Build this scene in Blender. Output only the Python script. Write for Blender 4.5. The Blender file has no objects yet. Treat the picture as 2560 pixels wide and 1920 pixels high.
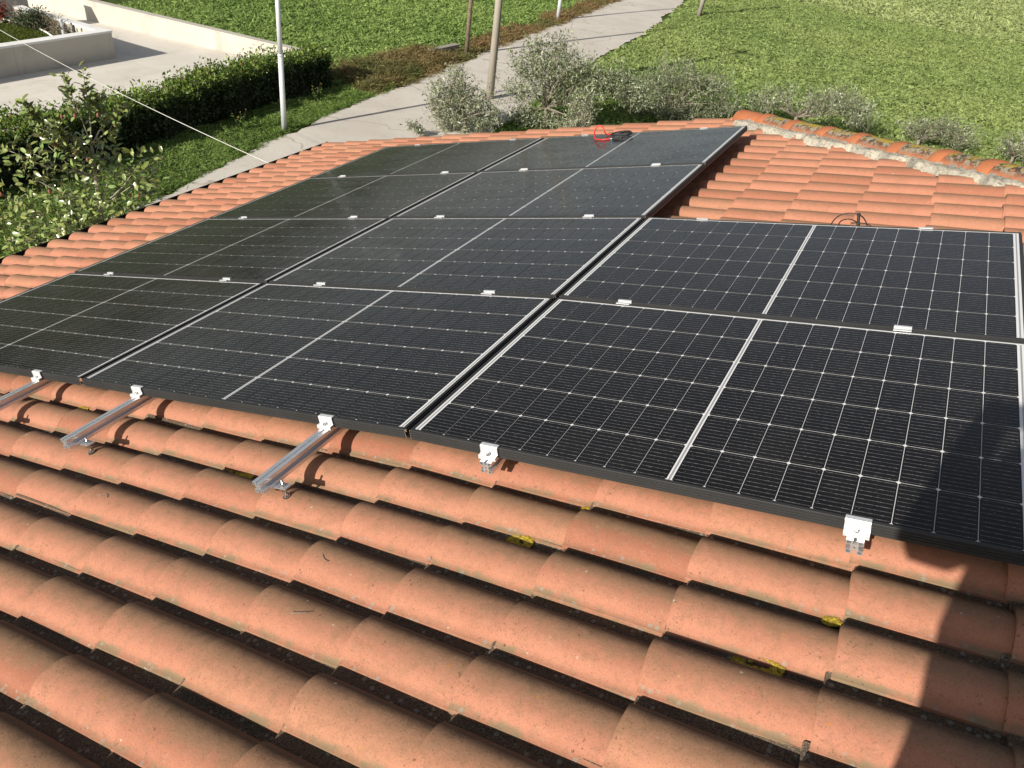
import bpy, bmesh, math, random
import numpy as np
from mathutils import Vector, Matrix, Euler

random.seed(7)
rng = np.random.default_rng(11)
R = math.radians
scene = bpy.context.scene
COL = scene.collection

# ------------------------------------------------------------------ camera, sky, sun, exposure
CAM = np.array([1.0942, -1.6923, 1.6150])
RW = np.array([[0.87641267, 0.46808617, 0.11312014],
               [0.35192817, -0.46222606, -0.81393712],
               [-0.32870563, 0.75315497, -0.56983349]])      # rows: right, down, forward
cam = bpy.data.cameras.new('camera')
cam.sensor_width = 36.0
cam.lens = 1968.47 / 2560 * 36
cam.clip_start = 0.02
cam.clip_end = 5000
camo = bpy.data.objects.new('camera', cam)
COL.objects.link(camo)
M = Matrix.Identity(4)
for i in range(3):
    M[i][0] = RW[0][i]; M[i][1] = -RW[1][i]; M[i][2] = -RW[2][i]; M[i][3] = CAM[i]
camo.matrix_world = M
scene.camera = camo

SUN_AZ, SUN_EL = R(75.5), R(25.6)                            # direction the light travels
SD = Vector((math.cos(SUN_EL) * math.cos(SUN_AZ), math.cos(SUN_EL) * math.sin(SUN_AZ), -math.sin(SUN_EL)))
world = bpy.data.worlds.new('World')
scene.world = world
world.use_nodes = True
wn = world.node_tree
wn.nodes.clear()
sky = wn.nodes.new('ShaderNodeTexSky')
sky.sky_type = 'NISHITA'
sky.sun_disc = False
sky.sun_elevation = SUN_EL
sky.sun_rotation = math.atan2(-SD.x, -SD.y)
sky.air_density = 1.0
sky.dust_density = 1.2
bg = wn.nodes.new('ShaderNodeBackground')
bg.inputs['Strength'].default_value = 0.062
wo = wn.nodes.new('ShaderNodeOutputWorld')
hs = wn.nodes.new('ShaderNodeHueSaturation')          # thin high haze: a paler blue
hs.inputs['Saturation'].default_value = 0.5
wn.links.new(sky.outputs[0], hs.inputs['Color'])
wn.links.new(hs.outputs[0], bg.inputs[0])
wn.links.new(bg.outputs[0], wo.inputs[0])
sl = bpy.data.lights.new('sun', 'SUN')
sl.energy = 4.7
sl.angle = R(0.53)
sl.color = (1.0, 0.93, 0.82)
so = bpy.data.objects.new('sun', sl)
so.rotation_euler = SD.to_track_quat('-Z', 'Y').to_euler()
so.location = (-5, -20, 20)
COL.objects.link(so)
scene.view_settings.view_transform = 'Standard'
scene.view_settings.look = 'None'
scene.view_settings.gamma = 1
scene.view_settings.use_curve_mapping = False
scene.view_settings.exposure = 0.55

# ------------------------------------------------------------------ geometry of the place
TILT = R(17.0)                    # roof pitch; panel frame: X up the slope, Y along the eave, Z off the roof
BEND = R(2.53)                    # the roof flattens towards the top (X > 0)
G = -5.885                        # ground level
CT, ST = math.cos(TILT), math.sin(TILT)


def PW(X, Y, Z):                  # roof frame -> world
    return Vector((X * CT - Z * ST, Y, X * ST + Z * CT))


def crown_z(X):                   # height of the tile crowns in the roof frame
    return -0.128 - 0.042 * max(0.0, X)


# ------------------------------------------------------------------ helpers
def tag(o, label=None, cat=None, group=None, kind=None):
    if label: o['label'] = label
    if cat: o['category'] = cat
    if group: o['group'] = group
    if kind: o['kind'] = kind
    return o


def empty(name, loc=(0, 0, 0), rot=(0, 0, 0)):
    o = bpy.data.objects.new(name, None)
    o.empty_display_size = 0.1
    o.location = loc
    o.rotation_euler = rot
    COL.objects.link(o)
    return o


def link(name, me, parent=None, loc=(0, 0, 0), rot=(0, 0, 0)):
    o = bpy.data.objects.new(name, me)
    o.location = loc
    o.rotation_euler = rot
    COL.objects.link(o)
    if parent is not None:
        o.parent = parent
    return o


def child_world(o, parent):       # keep o's own world placement under an unrotated parent
    o.parent = parent
    o.matrix_parent_inverse = Matrix.Translation(-Vector(parent.location))
    return o


def copy_tree(o, parent=None):
    c = o.copy()
    COL.objects.link(c)
    if parent is not None:
        c.parent = parent
    for ch in list(o.children):
        copy_tree(ch, c)
    return c


def mesh(name, verts, faces, mat=None, smooth=False, uvs=None, col=None, rnd=None):
    me = bpy.data.meshes.new(name)
    me.from_pydata([tuple(v) for v in verts], [], [tuple(f) for f in faces])
    if mat: me.materials.append(mat)
    if smooth:
        me.polygons.foreach_set('use_smooth', [True] * len(me.polygons))
    if uvs is not None:           # per vertex
        uv = me.uv_layers.new(name='UVMap')
        idx = np.zeros(len(me.loops), dtype=np.int32)
        me.loops.foreach_get('vertex_index', idx)
        uv.data.foreach_set('uv', np.asarray(uvs, dtype=np.float32)[idx].ravel())
    me.update()
    return me


def mesh_np(name, V, F, mat=None, smooth=False, col=None, uvs=None, extra=None):
    """V (n,3), F (m,k) same size faces."""
    V = np.asarray(V, dtype=np.float32); F = np.asarray(F, dtype=np.int32)
    me = bpy.data.meshes.new(name)
    me.vertices.add(len(V)); me.vertices.foreach_set('co', V.ravel())
    m, k = F.shape
    me.loops.add(m * k); me.loops.foreach_set('vertex_index', F.ravel())
    me.polygons.add(m)
    me.polygons.foreach_set('loop_start', np.arange(0, m * k, k, dtype=np.int32))
    if smooth: me.polygons.foreach_set('use_smooth', np.ones(m, dtype=bool))
    if mat: me.materials.append(mat)
    if col is not None:
        a = me.attributes.new('lc', 'FLOAT_COLOR', 'POINT')
        c4 = np.ones((len(V), 4), dtype=np.float32); c4[:, :3] = col
        a.data.foreach_set('color', c4.ravel())
    if uvs is not None:
        uv = me.uv_layers.new(name='UVMap')
        uv.data.foreach_set('uv', np.asarray(uvs, dtype=np.float32)[F.ravel()].ravel())
    if extra is not None:
        for nm, arr in extra.items():
            a = me.attributes.new(nm, 'FLOAT', 'POINT')
            a.data.foreach_set('value', np.asarray(arr, dtype=np.float32))
    me.update(calc_edges=True)
    me.validate()
    return me


class MB:                         # collects simple solids into one mesh
    def __init__(s): s.v = []; s.f = []

    def add(s, vs, fs):
        n = len(s.v); s.v += [tuple(v) for v in vs]; s.f += [tuple(i + n for i in f) for f in fs]; return s

    def box(s, a, b):
        x0, y0, z0 = a; x1, y1, z1 = b
        return s.add([(x0, y0, z0), (x1, y0, z0), (x1, y1, z0), (x0, y1, z0), (x0, y0, z1), (x1, y0, z1), (x1, y1, z1), (x0, y1, z1)],
                     [(3, 2, 1, 0), (4, 5, 6, 7), (0, 1, 5, 4), (1, 2, 6, 5), (2, 3, 7, 6), (3, 0, 4, 7)])

    def prism(s, prof, axis, a, b):           # profile extruded along x or y
        n = len(prof); vs = []
        for t in (a, b):
            for (p, q) in prof:
                vs.append((t, p, q) if axis == 'x' else (p, t, q) if axis == 'y' else (p, q, t))
        fs = [(i, (i + 1) % n, n + (i + 1) % n, n + i) for i in range(n)]
        fs += [tuple(range(n - 1, -1, -1)), tuple(range(n, 2 * n))]
        return s.add(vs, fs)

    def tube(s, pts, rad, n=8, cap=True):
        pts = [Vector(p) for p in pts]
        rads = rad if isinstance(rad, (list, tuple)) else [rad] * len(pts)
        vs = []; fs = []
        ref = Vector((0, 0, 1))
        d0 = (pts[1] - pts[0]).normalized()
        if abs(d0.z) > 0.95: ref = Vector((1, 0, 0))
        u = d0.cross(ref).normalized()
        for i, p in enumerate(pts):
            d = (pts[min(i + 1, len(pts) - 1)] - pts[max(i - 1, 0)]).normalized()
            u = (u - d * u.dot(d)).normalized()
            w = d.cross(u)
            for k in range(n):
                a = 2 * math.pi * k / n
                vs.append(p + (u * math.cos(a) + w * math.sin(a)) * rads[i])
        for i in range(len(pts) - 1):
            for k in range(n):
                fs.append((i * n + k, i * n + (k + 1) % n, (i + 1) * n + (k + 1) % n, (i + 1) * n + k))
        if cap:
            fs.append(tuple(range(n - 1, -1, -1))); fs.append(tuple(range((len(pts) - 1) * n, len(pts) * n)))
        return s.add(vs, fs)

    def lathe(s, prof, n=14, o=(0, 0, 0)):    # [(radius, z)]
        vs = []; fs = []
        for r, z in prof:
            for k in range(n):
                a = 2 * math.pi * k / n
                vs.append((o[0] + r * math.cos(a), o[1] + r * math.sin(a), o[2] + z))
        for i in range(len(prof) - 1):
            for k in range(n):
                fs.append((i * n + k, i * n + (k + 1) % n, (i + 1) * n + (k + 1) % n, (i + 1) * n + k))
        fs.append(tuple(range(n - 1, -1, -1))); fs.append(tuple(range((len(prof) - 1) * n, len(prof) * n)))
        return s.add(vs, fs)

    def mesh(s, name, mat, smooth=False): return mesh(name, s.v, s.f, mat, smooth)

    def obj(s, name, mat, parent=None, loc=(0, 0, 0), rot=(0, 0, 0), smooth=False):
        return link(name, s.mesh(name, mat, smooth), parent, loc, rot)


def autosmooth(o, deg=35):
    me = o.data
    me.polygons.foreach_set('use_smooth', [True] * len(me.polygons))
    bm = bmesh.new(); bm.from_mesh(me)
    for e in bm.edges:
        if len(e.link_faces) == 2:
            e.smooth = e.calc_face_angle(0) < R(deg)
    bm.to_mesh(me); bm.free()
    return o


# ------------------------------------------------------------------ materials
class NT:
    def __init__(s, name):
        s.m = bpy.data.materials.new(name); s.m.use_nodes = True
        s.t = s.m.node_tree; s.t.nodes.clear()
        s.out = s.t.nodes.new('ShaderNodeOutputMaterial')
        s.b = s.t.nodes.new('ShaderNodeBsdfPrincipled')
        s.t.links.new(s.b.outputs[0], s.out.inputs[0])

    def n(s, typ, **kw):
        nd = s.t.nodes.new(typ)
        for k, v in kw.items(): setattr(nd, k, v)
        return nd

    def L(s, a, b): s.t.links.new(a, b)

    def val(s, sock, v):
        if isinstance(v, bpy.types.NodeSocket): s.L(v, sock)
        else: sock.default_value = v

    def math(s, op, a, b=0.0, c=0.0, clamp=False):
        nd = s.n('ShaderNodeMath', operation=op, use_clamp=clamp)
        s.val(nd.inputs[0], a); s.val(nd.inputs[1], b); s.val(nd.inputs[2], c)
        return nd.outputs[0]

    def mix(s, f, a, b, blend='MIX'):
        nd = s.n('ShaderNodeMix', data_type='RGBA', blend_type=blend)
        s.val(nd.inputs[0], f)
        for i, v in ((6, a), (7, b)):
            s.val(nd.inputs[i], v if isinstance(v, bpy.types.NodeSocket) else (*v, 1.0))
        return nd.outputs[2]

    def ramp(s, x, a, b, smooth=True):        # smoothstep from a to b (a > b inverts)
        nd = s.n('ShaderNodeMapRange', interpolation_type='SMOOTHSTEP' if smooth else 'LINEAR')
        s.val(nd.inputs[0], x)
        if a <= b:
            nd.inputs[1].default_value = a; nd.inputs[2].default_value = b
        else:
            nd.inputs[1].default_value = b; nd.inputs[2].default_value = a
            nd.inputs[3].default_value = 1; nd.inputs[4].default_value = 0
        return nd.outputs[0]

    def noise(s, scale, detail=4, rough=0.55, vec=None, dist=0.0):
        nd = s.n('ShaderNodeTexNoise')
        nd.inputs['Scale'].default_value = scale; nd.inputs['Detail'].default_value = detail
        nd.inputs['Roughness'].default_value = rough; nd.inputs['Distortion'].default_value = dist
        if vec is not None: s.L(vec, nd.inputs['Vector'])
        return nd.outputs['Fac']

    def voronoi(s, scale, vec=None, out='Distance', feature='F1'):
        nd = s.n('ShaderNodeTexVoronoi', feature=feature)
        nd.inputs['Scale'].default_value = scale
        if vec is not None: s.L(vec, nd.inputs['Vector'])
        return nd.outputs[out]

    def pos(s): return s.n('ShaderNodeNewGeometry').outputs['Position']

    def xyz(s, v):
        nd = s.n('ShaderNodeSeparateXYZ'); s.L(v, nd.inputs[0]); return nd.outputs

    def scale(s, v, sc):
        nd = s.n('ShaderNodeVectorMath', operation='MULTIPLY'); s.L(v, nd.inputs[0]); nd.inputs[1].default_value = sc
        return nd.outputs[0]

    def bump(s, h, strength=0.3, dist=0.01):
        nd = s.n('ShaderNodeBump'); nd.inputs['Strength'].default_value = strength
        nd.inputs['Distance'].default_value = dist
        s.L(h, nd.inputs['Height']); s.L(nd.outputs[0], s.b.inputs['Normal'])

    def set(s, **kw):
        names = dict(color='Base Color', rough='Roughness', metal='Metallic', spec='Specular IOR Level', coat='Coat Weight',
                     coatr='Coat Roughness', coatior='Coat IOR', ior='IOR')
        for k, v in kw.items():
            sk = s.b.inputs[names[k]]
            if k == 'color' and not isinstance(v, bpy.types.NodeSocket): v = (*v, 1.0)
            s.val(sk, v)
        return s


def plain(name, color, rough=0.6, metal=0.0, var=0.12, scale=8.0, bump=0.0, bscale=60.0, **kw):
    m = NT(name)
    p = m.pos()
    nz = m.noise(scale, 5, 0.6, p)
    c = m.mix(m.ramp(nz, 0.3, 0.7), tuple(x * (1 - var) for x in color), tuple(min(1, x * (1 + var)) for x in color))
    m.set(color=c, rough=rough, metal=metal, **kw)
    if bump: m.bump(m.noise(bscale, 5, 0.6, p), bump, 0.01)
    return m.m


def tile_material():
    m = NT('terracotta')
    p = m.pos()
    uvn = m.n('ShaderNodeUVMap'); uv = m.xyz(uvn.outputs[0]); u, v = uv[0], uv[1]
    oi = m.n('ShaderNodeObjectInfo')
    at = m.n('ShaderNodeAttribute', attribute_name='rnd')
    rnd = m.math('FRACT', m.math('ADD', oi.outputs['Random'], at.outputs['Fac']))
    rnd2 = m.math('FRACT', m.math('MULTIPLY', rnd, 7.31))
    y = m.xyz(p)[1]; x = m.xyz(p)[0]
    n_lo = m.noise(5.5, 5, 0.6, p); n_md = m.noise(28, 6, 0.62, p); n_hi = m.noise(190, 5, 0.7, p); n_vh = m.noise(520, 3, 0.7, p)
    base = m.mix(m.ramp(n_lo, 0.3, 0.72), (0.425, 0.186, 0.118), (0.375, 0.160, 0.100))
    base = m.mix(m.math('MULTIPLY', m.ramp(rnd, 0.45, 1.0), 0.6), base, (0.395, 0.195, 0.115))
    base = m.mix(m.math('MULTIPLY', m.ramp(rnd2, 0.60, 1.0), 0.75), base, (0.30, 0.112, 0.066))
    base = m.mix(m.math('MULTIPLY', m.ramp(n_hi, 0.5, 0.75), 0.25), base, (0.44, 0.25, 0.16))
    # age gradient over the roof: the damp front courses are far dirtier than the ones by the eave and ridge
    wet = m.math('MULTIPLY', m.ramp(y, 2.2, 0.1), m.ramp(x, -4.4, -2.6))
    wet = m.math('MAXIMUM', wet, m.math('ADD', 0.22, m.math('MULTIPLY', m.ramp(x, -0.4, 0.4), 0.26)))
    # tan biofilm on the crown and on the flank that faces away from the sun
    w = m.math('ADD', u, m.math('MULTIPLY', m.math('SUBTRACT', n_md, 0.5), 0.45))
    film = m.math('MULTIPLY', m.ramp(w, 0.20, 0.50), m.math('ADD', 0.55, m.math('MULTIPLY', n_hi, 0.6)), clamp=True)
    film = m.math('MULTIPLY', film, m.math('ADD', 0.70, m.math('MULTIPLY', rnd2, 0.35)), clamp=True)
    base = m.mix(film, base, (0.245, 0.155, 0.088))
    blot = m.noise(17, 6, 0.68, p, 0.6)
    base = m.mix(m.math('MULTIPLY', m.ramp(blot, 0.50, 0.64), m.math('ADD', 0.12, m.math('MULTIPLY', wet, 0.20))), base, (0.225, 0.128, 0.074))
    base = m.mix(m.math('MULTIPLY', m.ramp(m.noise(52, 6, 0.72, p), 0.50, 0.68), m.math('ADD', 0.12, m.math('MULTIPLY', wet, 0.16))), base, (0.18, 0.095, 0.058))
    base = m.mix(m.math('MULTIPLY', m.ramp(m.noise(64, 5, 0.7, m.scale(p, (0.9, 1.1, 1.0))), 0.54, 0.70), 0.30), base, (0.47, 0.25, 0.165))
    base = m.mix(m.math('MULTIPLY', m.ramp(m.noise(270, 4, 0.75, p), 0.53, 0.66), m.math('ADD', 0.12, m.math('MULTIPLY', wet, 0.42))), base, (0.105, 0.066, 0.040))
    base = m.mix(m.math('MULTIPLY', m.ramp(m.noise(330, 3, 0.75, m.scale(p, (1.1, 0.9, 1.0))), 0.60, 0.70), 0.40), base, (0.40, 0.29, 0.20))
    w3 = m.math('ADD', u, m.math('ADD', m.math('MULTIPLY', m.math('SUBTRACT', n_md, 0.5), 0.20), m.math('MULTIPLY', m.math('SUBTRACT', n_vh, 0.5), 0.40)))
    base = m.mix(m.math('MULTIPLY', m.ramp(w3, 0.45, 0.62), m.math('MULTIPLY', wet, 0.75)), base, (0.058, 0.040, 0.026))
    # tan grime along the lower lip
    lip = m.math('MULTIPLY', m.ramp(m.math('ADD', u, m.math('MULTIPLY', m.math('SUBTRACT', n_md, 0.5), 0.12)), 0.125, 0.070), m.math('MULTIPLY', wet, m.math('ADD', 0.12, m.math('MULTIPLY', m.ramp(m.noise(8, 5, 0.65, p), 0.46, 0.60), 0.75))), clamp=True)
    base = m.mix(lip, base, (0.215, 0.165, 0.098))
    # black crust in the channel
    w2 = m.math('ADD', u, m.math('MULTIPLY', m.math('SUBTRACT', n_md, 0.5), 0.5))
    crust = m.ramp(w2, 0.68, 0.84)
    holes = m.math('MAXIMUM', m.ramp(m.noise(75, 6, 0.7, p), 0.40, 0.54), m.math('MULTIPLY', m.ramp(m.noise(5, 3, 0.6, p), 0.45, 0.62), 0.85))
    crust = m.math('MULTIPLY', crust, m.math('MULTIPLY', holes, m.math('ADD', 0.15, wet)), clamp=True)
    # dark specks near the lower end of each tile and scattered on the flank
    sp = m.ramp(m.noise(115, 4, 0.75, p), 0.60, 0.66)
    spm = m.math('MAXIMUM', m.math('MULTIPLY', m.ramp(v, 0.30, 0.02), m.ramp(n_md, 0.38, 0.58)), m.math('MULTIPLY', m.ramp(m.noise(13, 3, 0.6, p), 0.50, 0.68), 0.85))
    specks = m.math('MULTIPLY', m.math('MULTIPLY', sp, spm), m.math('ADD', wet, 0.15), clamp=True)
    dark = m.mix(m.math('MULTIPLY', m.ramp(n_vh, 0.40, 0.66), m.ramp(n_hi, 0.35, 0.6)), (0.046, 0.034, 0.024), (0.27, 0.20, 0.14))
    base = m.mix(specks, base, (0.075, 0.045, 0.030))
    base = m.mix(crust, base, dark)
    # pale lichen rosettes on the crust and along the lip
    vo = m.n('ShaderNodeTexVoronoi'); vo.inputs['Scale'].default_value = 62; m.L(p, vo.inputs['Vector'])
    vr = m.xyz(vo.outputs['Color'])[0]
    ros = m.math('MULTIPLY', m.ramp(vo.outputs['Distance'], 0.42, 0.30), m.ramp(vr, 0.70, 0.74))
    rz = m.math('MULTIPLY', ros, m.math('MAXIMUM', m.math('MULTIPLY', m.ramp(u, 0.7, 0.85), 0.8), m.math('MULTIPLY', m.ramp(u, 0.14, 0.07), m.ramp(n_lo, 0.42, 0.52))))
    rz = m.math('MULTIPLY', rz, m.math('MULTIPLY', wet, m.math('ADD', 0.25, m.math('MULTIPLY', n_hi, 0.8))), clamp=True)
    base = m.mix(rz, base, (0.27, 0.26, 0.22))
    # small orange and white specks
    vo2 = m.n('ShaderNodeTexVoronoi'); vo2.inputs['Scale'].default_value = 48; m.L(p, vo2.inputs['Vector'])
    v2 = m.xyz(vo2.outputs['Color'])
    dot = m.math('MULTIPLY', m.ramp(vo2.outputs['Distance'], 0.22, 0.13), m.ramp(v2[1], 0.965, 0.975))
    base = m.mix(m.math('MULTIPLY', dot, 0.7), base, m.mix(m.ramp(v2[2], 0.45, 0.55), (0.42, 0.18, 0.03), (0.45, 0.41, 0.34)))
    m.set(color=base, rough=0.86, spec=0.25)
    h = m.math('ADD', m.math('MULTIPLY', n_hi, 0.35), m.math('ADD', m.math('MULTIPLY', n_md, 0.5), m.math('MULTIPLY', crust, m.math('MULTIPLY', n_vh, 1.2))))
    m.bump(h, 0.32, 0.006)
    return m.m


def cap_material():
    m = NT('ridge terracotta')
    p = m.pos()
    uvn = m.n('ShaderNodeUVMap'); uv = m.xyz(uvn.outputs[0]); u, v = uv[0], uv[1]
    oi = m.n('ShaderNodeObjectInfo')
    at = m.n('ShaderNodeAttribute', attribute_name='clean', attribute_type='OBJECT')
    amt = m.math('SUBTRACT', 1.0, at.outputs['Fac'])
    n1 = m.noise(9, 6, 0.65, p); n2 = m.noise(34, 6, 0.7, p); n3 = m.noise(120, 4, 0.7, p)
    base = m.mix(m.ramp(n1, 0.3, 0.7), (0.42, 0.150, 0.066), (0.35, 0.125, 0.060))
    crown = m.math('MULTIPLY', m.ramp(m.math('ABSOLUTE', m.math('SUBTRACT', u, 0.5)), 0.42, 0.20), m.ramp(v, 0.84, 0.70))
    crown = m.math('MULTIPLY', crown, amt)
    g = m.math('MULTIPLY', m.ramp(n2, 0.34, 0.46), crown); base = m.mix(g, base, (0.055, 0.045, 0.034))
    g = m.math('MULTIPLY', m.ramp(m.noise(27, 6, 0.7, m.scale(p, (1.3, 0.9, 1.0))), 0.47, 0.54), crown); base = m.mix(g, base, (0.27, 0.245, 0.19))
    g = m.math('MULTIPLY', m.math('MULTIPLY', m.ramp(m.noise(15, 6, 0.7, m.scale(p, (0.8, 1.2, 1.1))), 0.45, 0.52), m.ramp(u, 0.25, 0.42)), crown); base = m.mix(g, base, (0.36, 0.255, 0.035))
    g = m.math('MULTIPLY', m.ramp(n3, 0.60, 0.66), m.math('MULTIPLY', amt, 0.7)); base = m.mix(g, base, (0.08, 0.042, 0.026))
    m.set(color=base, rough=0.9, spec=0.2)
    m.bump(m.math('ADD', n2, m.math('MULTIPLY', n3, 0.6)), 0.5, 0.01)
    return m.m


def mortar_material():
    m = NT('lime mortar')
    p = m.pos(); n1 = m.noise(7, 6, 0.65, p); n2 = m.noise(45, 6, 0.7, p); n3 = m.noise(160, 4, 0.7, p)
    c = m.mix(m.ramp(n1, 0.35, 0.65), (0.54, 0.49, 0.39), (0.33, 0.31, 0.265))
    c = m.mix(m.math('MULTIPLY', m.ramp(n2, 0.53, 0.64), 0.75), c, (0.14, 0.13, 0.11))
    c = m.mix(m.math('MULTIPLY', m.ramp(n3, 0.62, 0.7), 0.4), c, (0.65, 0.60, 0.50))
    m.set(color=c, rough=0.95, spec=0.15); m.bump(m.math('ADD', n2, m.math('MULTIPLY', n3, 0.5)), 0.7, 0.02)
    return m.m


def cell_material():
    m = NT('silicon cell')
    uvn = m.n('ShaderNodeUVMap'); uv = m.xyz(uvn.outputs[0]); u, v = uv[0], uv[1]   # u along the wires, v across, 0..1
    p = m.pos()
    oi = m.n('ShaderNodeObjectInfo')
    f = m.math('FRACT', m.math('MULTIPLY', v, 10.0))
    d = m.math('ABSOLUTE', m.math('SUBTRACT', f, 0.5))
    wire = m.ramp(d, 0.075, 0.045)
    ends = m.math('MULTIPLY', m.ramp(u, 0.03, 0.05), m.ramp(u, 0.97, 0.95))
    pad_glints = m.ramp(m.noise(95, 2, 0.5, p), 0.42, 0.62)  # random pale flecks: the sparkle on the wires put into the colour
    nz = m.noise(420, 3, 0.8, p)
    wire = m.math('MULTIPLY', m.math('MULTIPLY', wire, ends), m.math('ADD', 0.16, m.math('MULTIPLY', pad_glints, m.math('MULTIPLY', m.ramp(nz, 0.35, 0.8), 0.75))), clamp=True)
    base = m.mix(oi.outputs['Random'], (0.0032, 0.0027, 0.0032), (0.0050, 0.0043, 0.0047))
    # dust
    vo = m.n('ShaderNodeTexVoronoi'); vo.inputs['Scale'].default_value = 85; m.L(p, vo.inputs['Vector'])
    vr = m.xyz(vo.outputs['Color'])[0]
    dust = m.math('MULTIPLY', m.ramp(vo.outputs['Distance'], 0.16, 0.08), m.ramp(vr, 0.93, 0.94))
    film = m.math('MULTIPLY', m.ramp(m.noise(3.2, 5, 0.6, p), 0.35, 0.8), 0.012)
    base = m.mix(wire, base, (0.42, 0.41, 0.40))
    base = m.mix(m.math('MULTIPLY', dust, 0.35), base, (0.5, 0.48, 0.44))
    base = m.mix(film, base, (0.5, 0.47, 0.42))
    smear = m.noise(2.6, 6, 0.65, m.scale(p, (1.0, 2.2, 1.0)), 0.8)
    drops = m.ramp(m.voronoi(26, p), 0.10, 0.16)
    base = m.mix(m.math('MULTIPLY', m.math('SUBTRACT', 1.0, drops), m.math('MULTIPLY', m.ramp(n_s := m.noise(1.7, 4, 0.6, p), 0.45, 0.75), 0.022)), base, (0.5, 0.48, 0.44))
    m.set(color=base, rough=0.5, spec=0.1, coat=0.85, coatr=m.math('ADD', 0.07, m.math('MULTIPLY', m.ramp(smear, 0.35, 0.75), 0.16)), coatior=1.27)
    return m.m


def backsheet_material():
    m = NT('white backsheet')
    m.set(color=(0.76, 0.76, 0.76), rough=0.5, coat=1.0, coatr=0.12, coatior=1.27)
    return m.m


def foliage_material(name, rough=0.55, transl=0.25, spec=0.35, two=None):
    m = NT(name)
    at = m.n('ShaderNodeAttribute', attribute_name='lc')
    p = m.pos()
    c = m.mix(m.ramp(m.noise(1.3, 4, 0.6, p), 0.3, 0.7), at.outputs['Color'], m.mix(1.0, at.outputs['Color'], (0.78, 0.84, 0.72), 'MULTIPLY'))
    if two:
        g = m.n('ShaderNodeNewGeometry'); c = m.mix(m.math('MULTIPLY', g.outputs['Backfacing'], 0.75), c, two)
    m.set(color=c, rough=rough, spec=spec)
    if transl:
        tr = m.n('ShaderNodeBsdfTranslucent'); m.L(c, tr.inputs[0])
        mx = m.n('ShaderNodeMixShader'); mx.inputs[0].default_value = transl
        m.L(m.b.outputs[0], mx.inputs[1]); m.L(tr.outputs[0], mx.inputs[2]); m.L(mx.outputs[0], m.out.inputs[0])
    return m.m


def ground_material():
    m = NT('meadow soil')
    p = m.pos(); n1 = m.noise(0.06, 5, 0.6, p); n2 = m.noise(0.9, 6, 0.65, p); n3 = m.noise(6, 5, 0.7, p)
    c = m.mix(m.ramp(n1, 0.35, 0.65), (0.10, 0.145, 0.034), (0.14, 0.17, 0.045))
    c = m.mix(m.ramp(n2, 0.35, 0.7), c, (0.045, 0.072, 0.016))
    c = m.mix(m.math('MULTIPLY', m.ramp(n3, 0.55, 0.75), 0.35), c, (0.13, 0.11, 0.055))
    m.set(color=c, rough=0.95, spec=0.1); m.bump(m.math('ADD', n3, n2), 0.8, 0.25)
    return m.m


def road_material():
    m = NT('worn concrete road')
    p = m.pos(); n1 = m.noise(0.5, 5, 0.6, p); n2 = m.noise(4, 6, 0.7, p); n3 = m.noise(38, 5, 0.75, p)
    c = m.mix(m.ramp(n1, 0.3, 0.7), (0.60, 0.56, 0.50), (0.52, 0.48, 0.425))
    c = m.mix(m.math('MULTIPLY', m.ramp(n2, 0.5, 0.75), 0.35), c, (0.43, 0.37, 0.30))
    c = m.mix(m.math('MULTIPLY', m.ramp(n3, 0.55, 0.7), 0.3), c, (0.40, 0.35, 0.29))
    vo = m.n('ShaderNodeTexVoronoi', feature='DISTANCE_TO_EDGE'); vo.inputs['Scale'].default_value = 0.28
    nd = m.n('ShaderNodeVectorMath', operation='ADD'); m.L(p, nd.inputs[0])
    nz = m.n('ShaderNodeTexNoise'); nz.inputs['Scale'].default_value = 1.2; m.L(p, nz.inputs['Vector']); m.L(nz.outputs['Color'], nd.inputs[1]); m.L(nd.outputs[0], vo.inputs['Vector'])
    c = m.mix(m.math('MULTIPLY', m.ramp(vo.outputs[0], 0.012, 0.004), 0.45), c, (0.2, 0.17, 0.13))
    m.set(color=c, rough=0.92, spec=0.2); m.bump(m.math('ADD', n3, n2), 0.4, 0.02)
    return m.m


def concrete_material(name, a, b, stain=(0.2, 0.18, 0.14), vertical=False):
    m = NT(name)
    p = m.pos()
    q = m.scale(p, (1, 1, 0.18)) if vertical else p
    n1 = m.noise(0.45, 5, 0.6, p); n2 = m.noise(2.6, 6, 0.65, q, 0.4); n3 = m.noise(26, 5, 0.7, p)
    c = m.mix(m.ramp(n1, 0.3, 0.7), a, b)
    c = m.mix(m.math('MULTIPLY', m.ramp(n2, 0.52, 0.75), 0.45), c, stain)
    c = m.mix(m.math('MULTIPLY', m.ramp(n3, 0.5, 0.75), 0.2), c, stain)
    xx = m.xyz(p)
    for k, per in ((0, 3.1), (1, 3.4)):       # pour joints
        fr = m.math('ABSOLUTE', m.math('SUBTRACT', m.math('FRACT', m.math('DIVIDE', m.math('ADD', xx[k], 0.35), per)), 0.5))
        c = m.mix(m.math('MULTIPLY', m.ramp(fr, 0.4935, 0.4965), 0.38), c, stain)
    n4 = m.noise(0.9, 6, 0.7, m.scale(p, (1.0, 0.35, 1.0)), 1.0)
    c = m.mix(m.math('MULTIPLY', m.ramp(n4, 0.52, 0.70), 0.35), c, stain)
    m.set(color=c, rough=0.85, spec=0.3); m.bump(n3, 0.25, 0.01)
    return m.m


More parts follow.
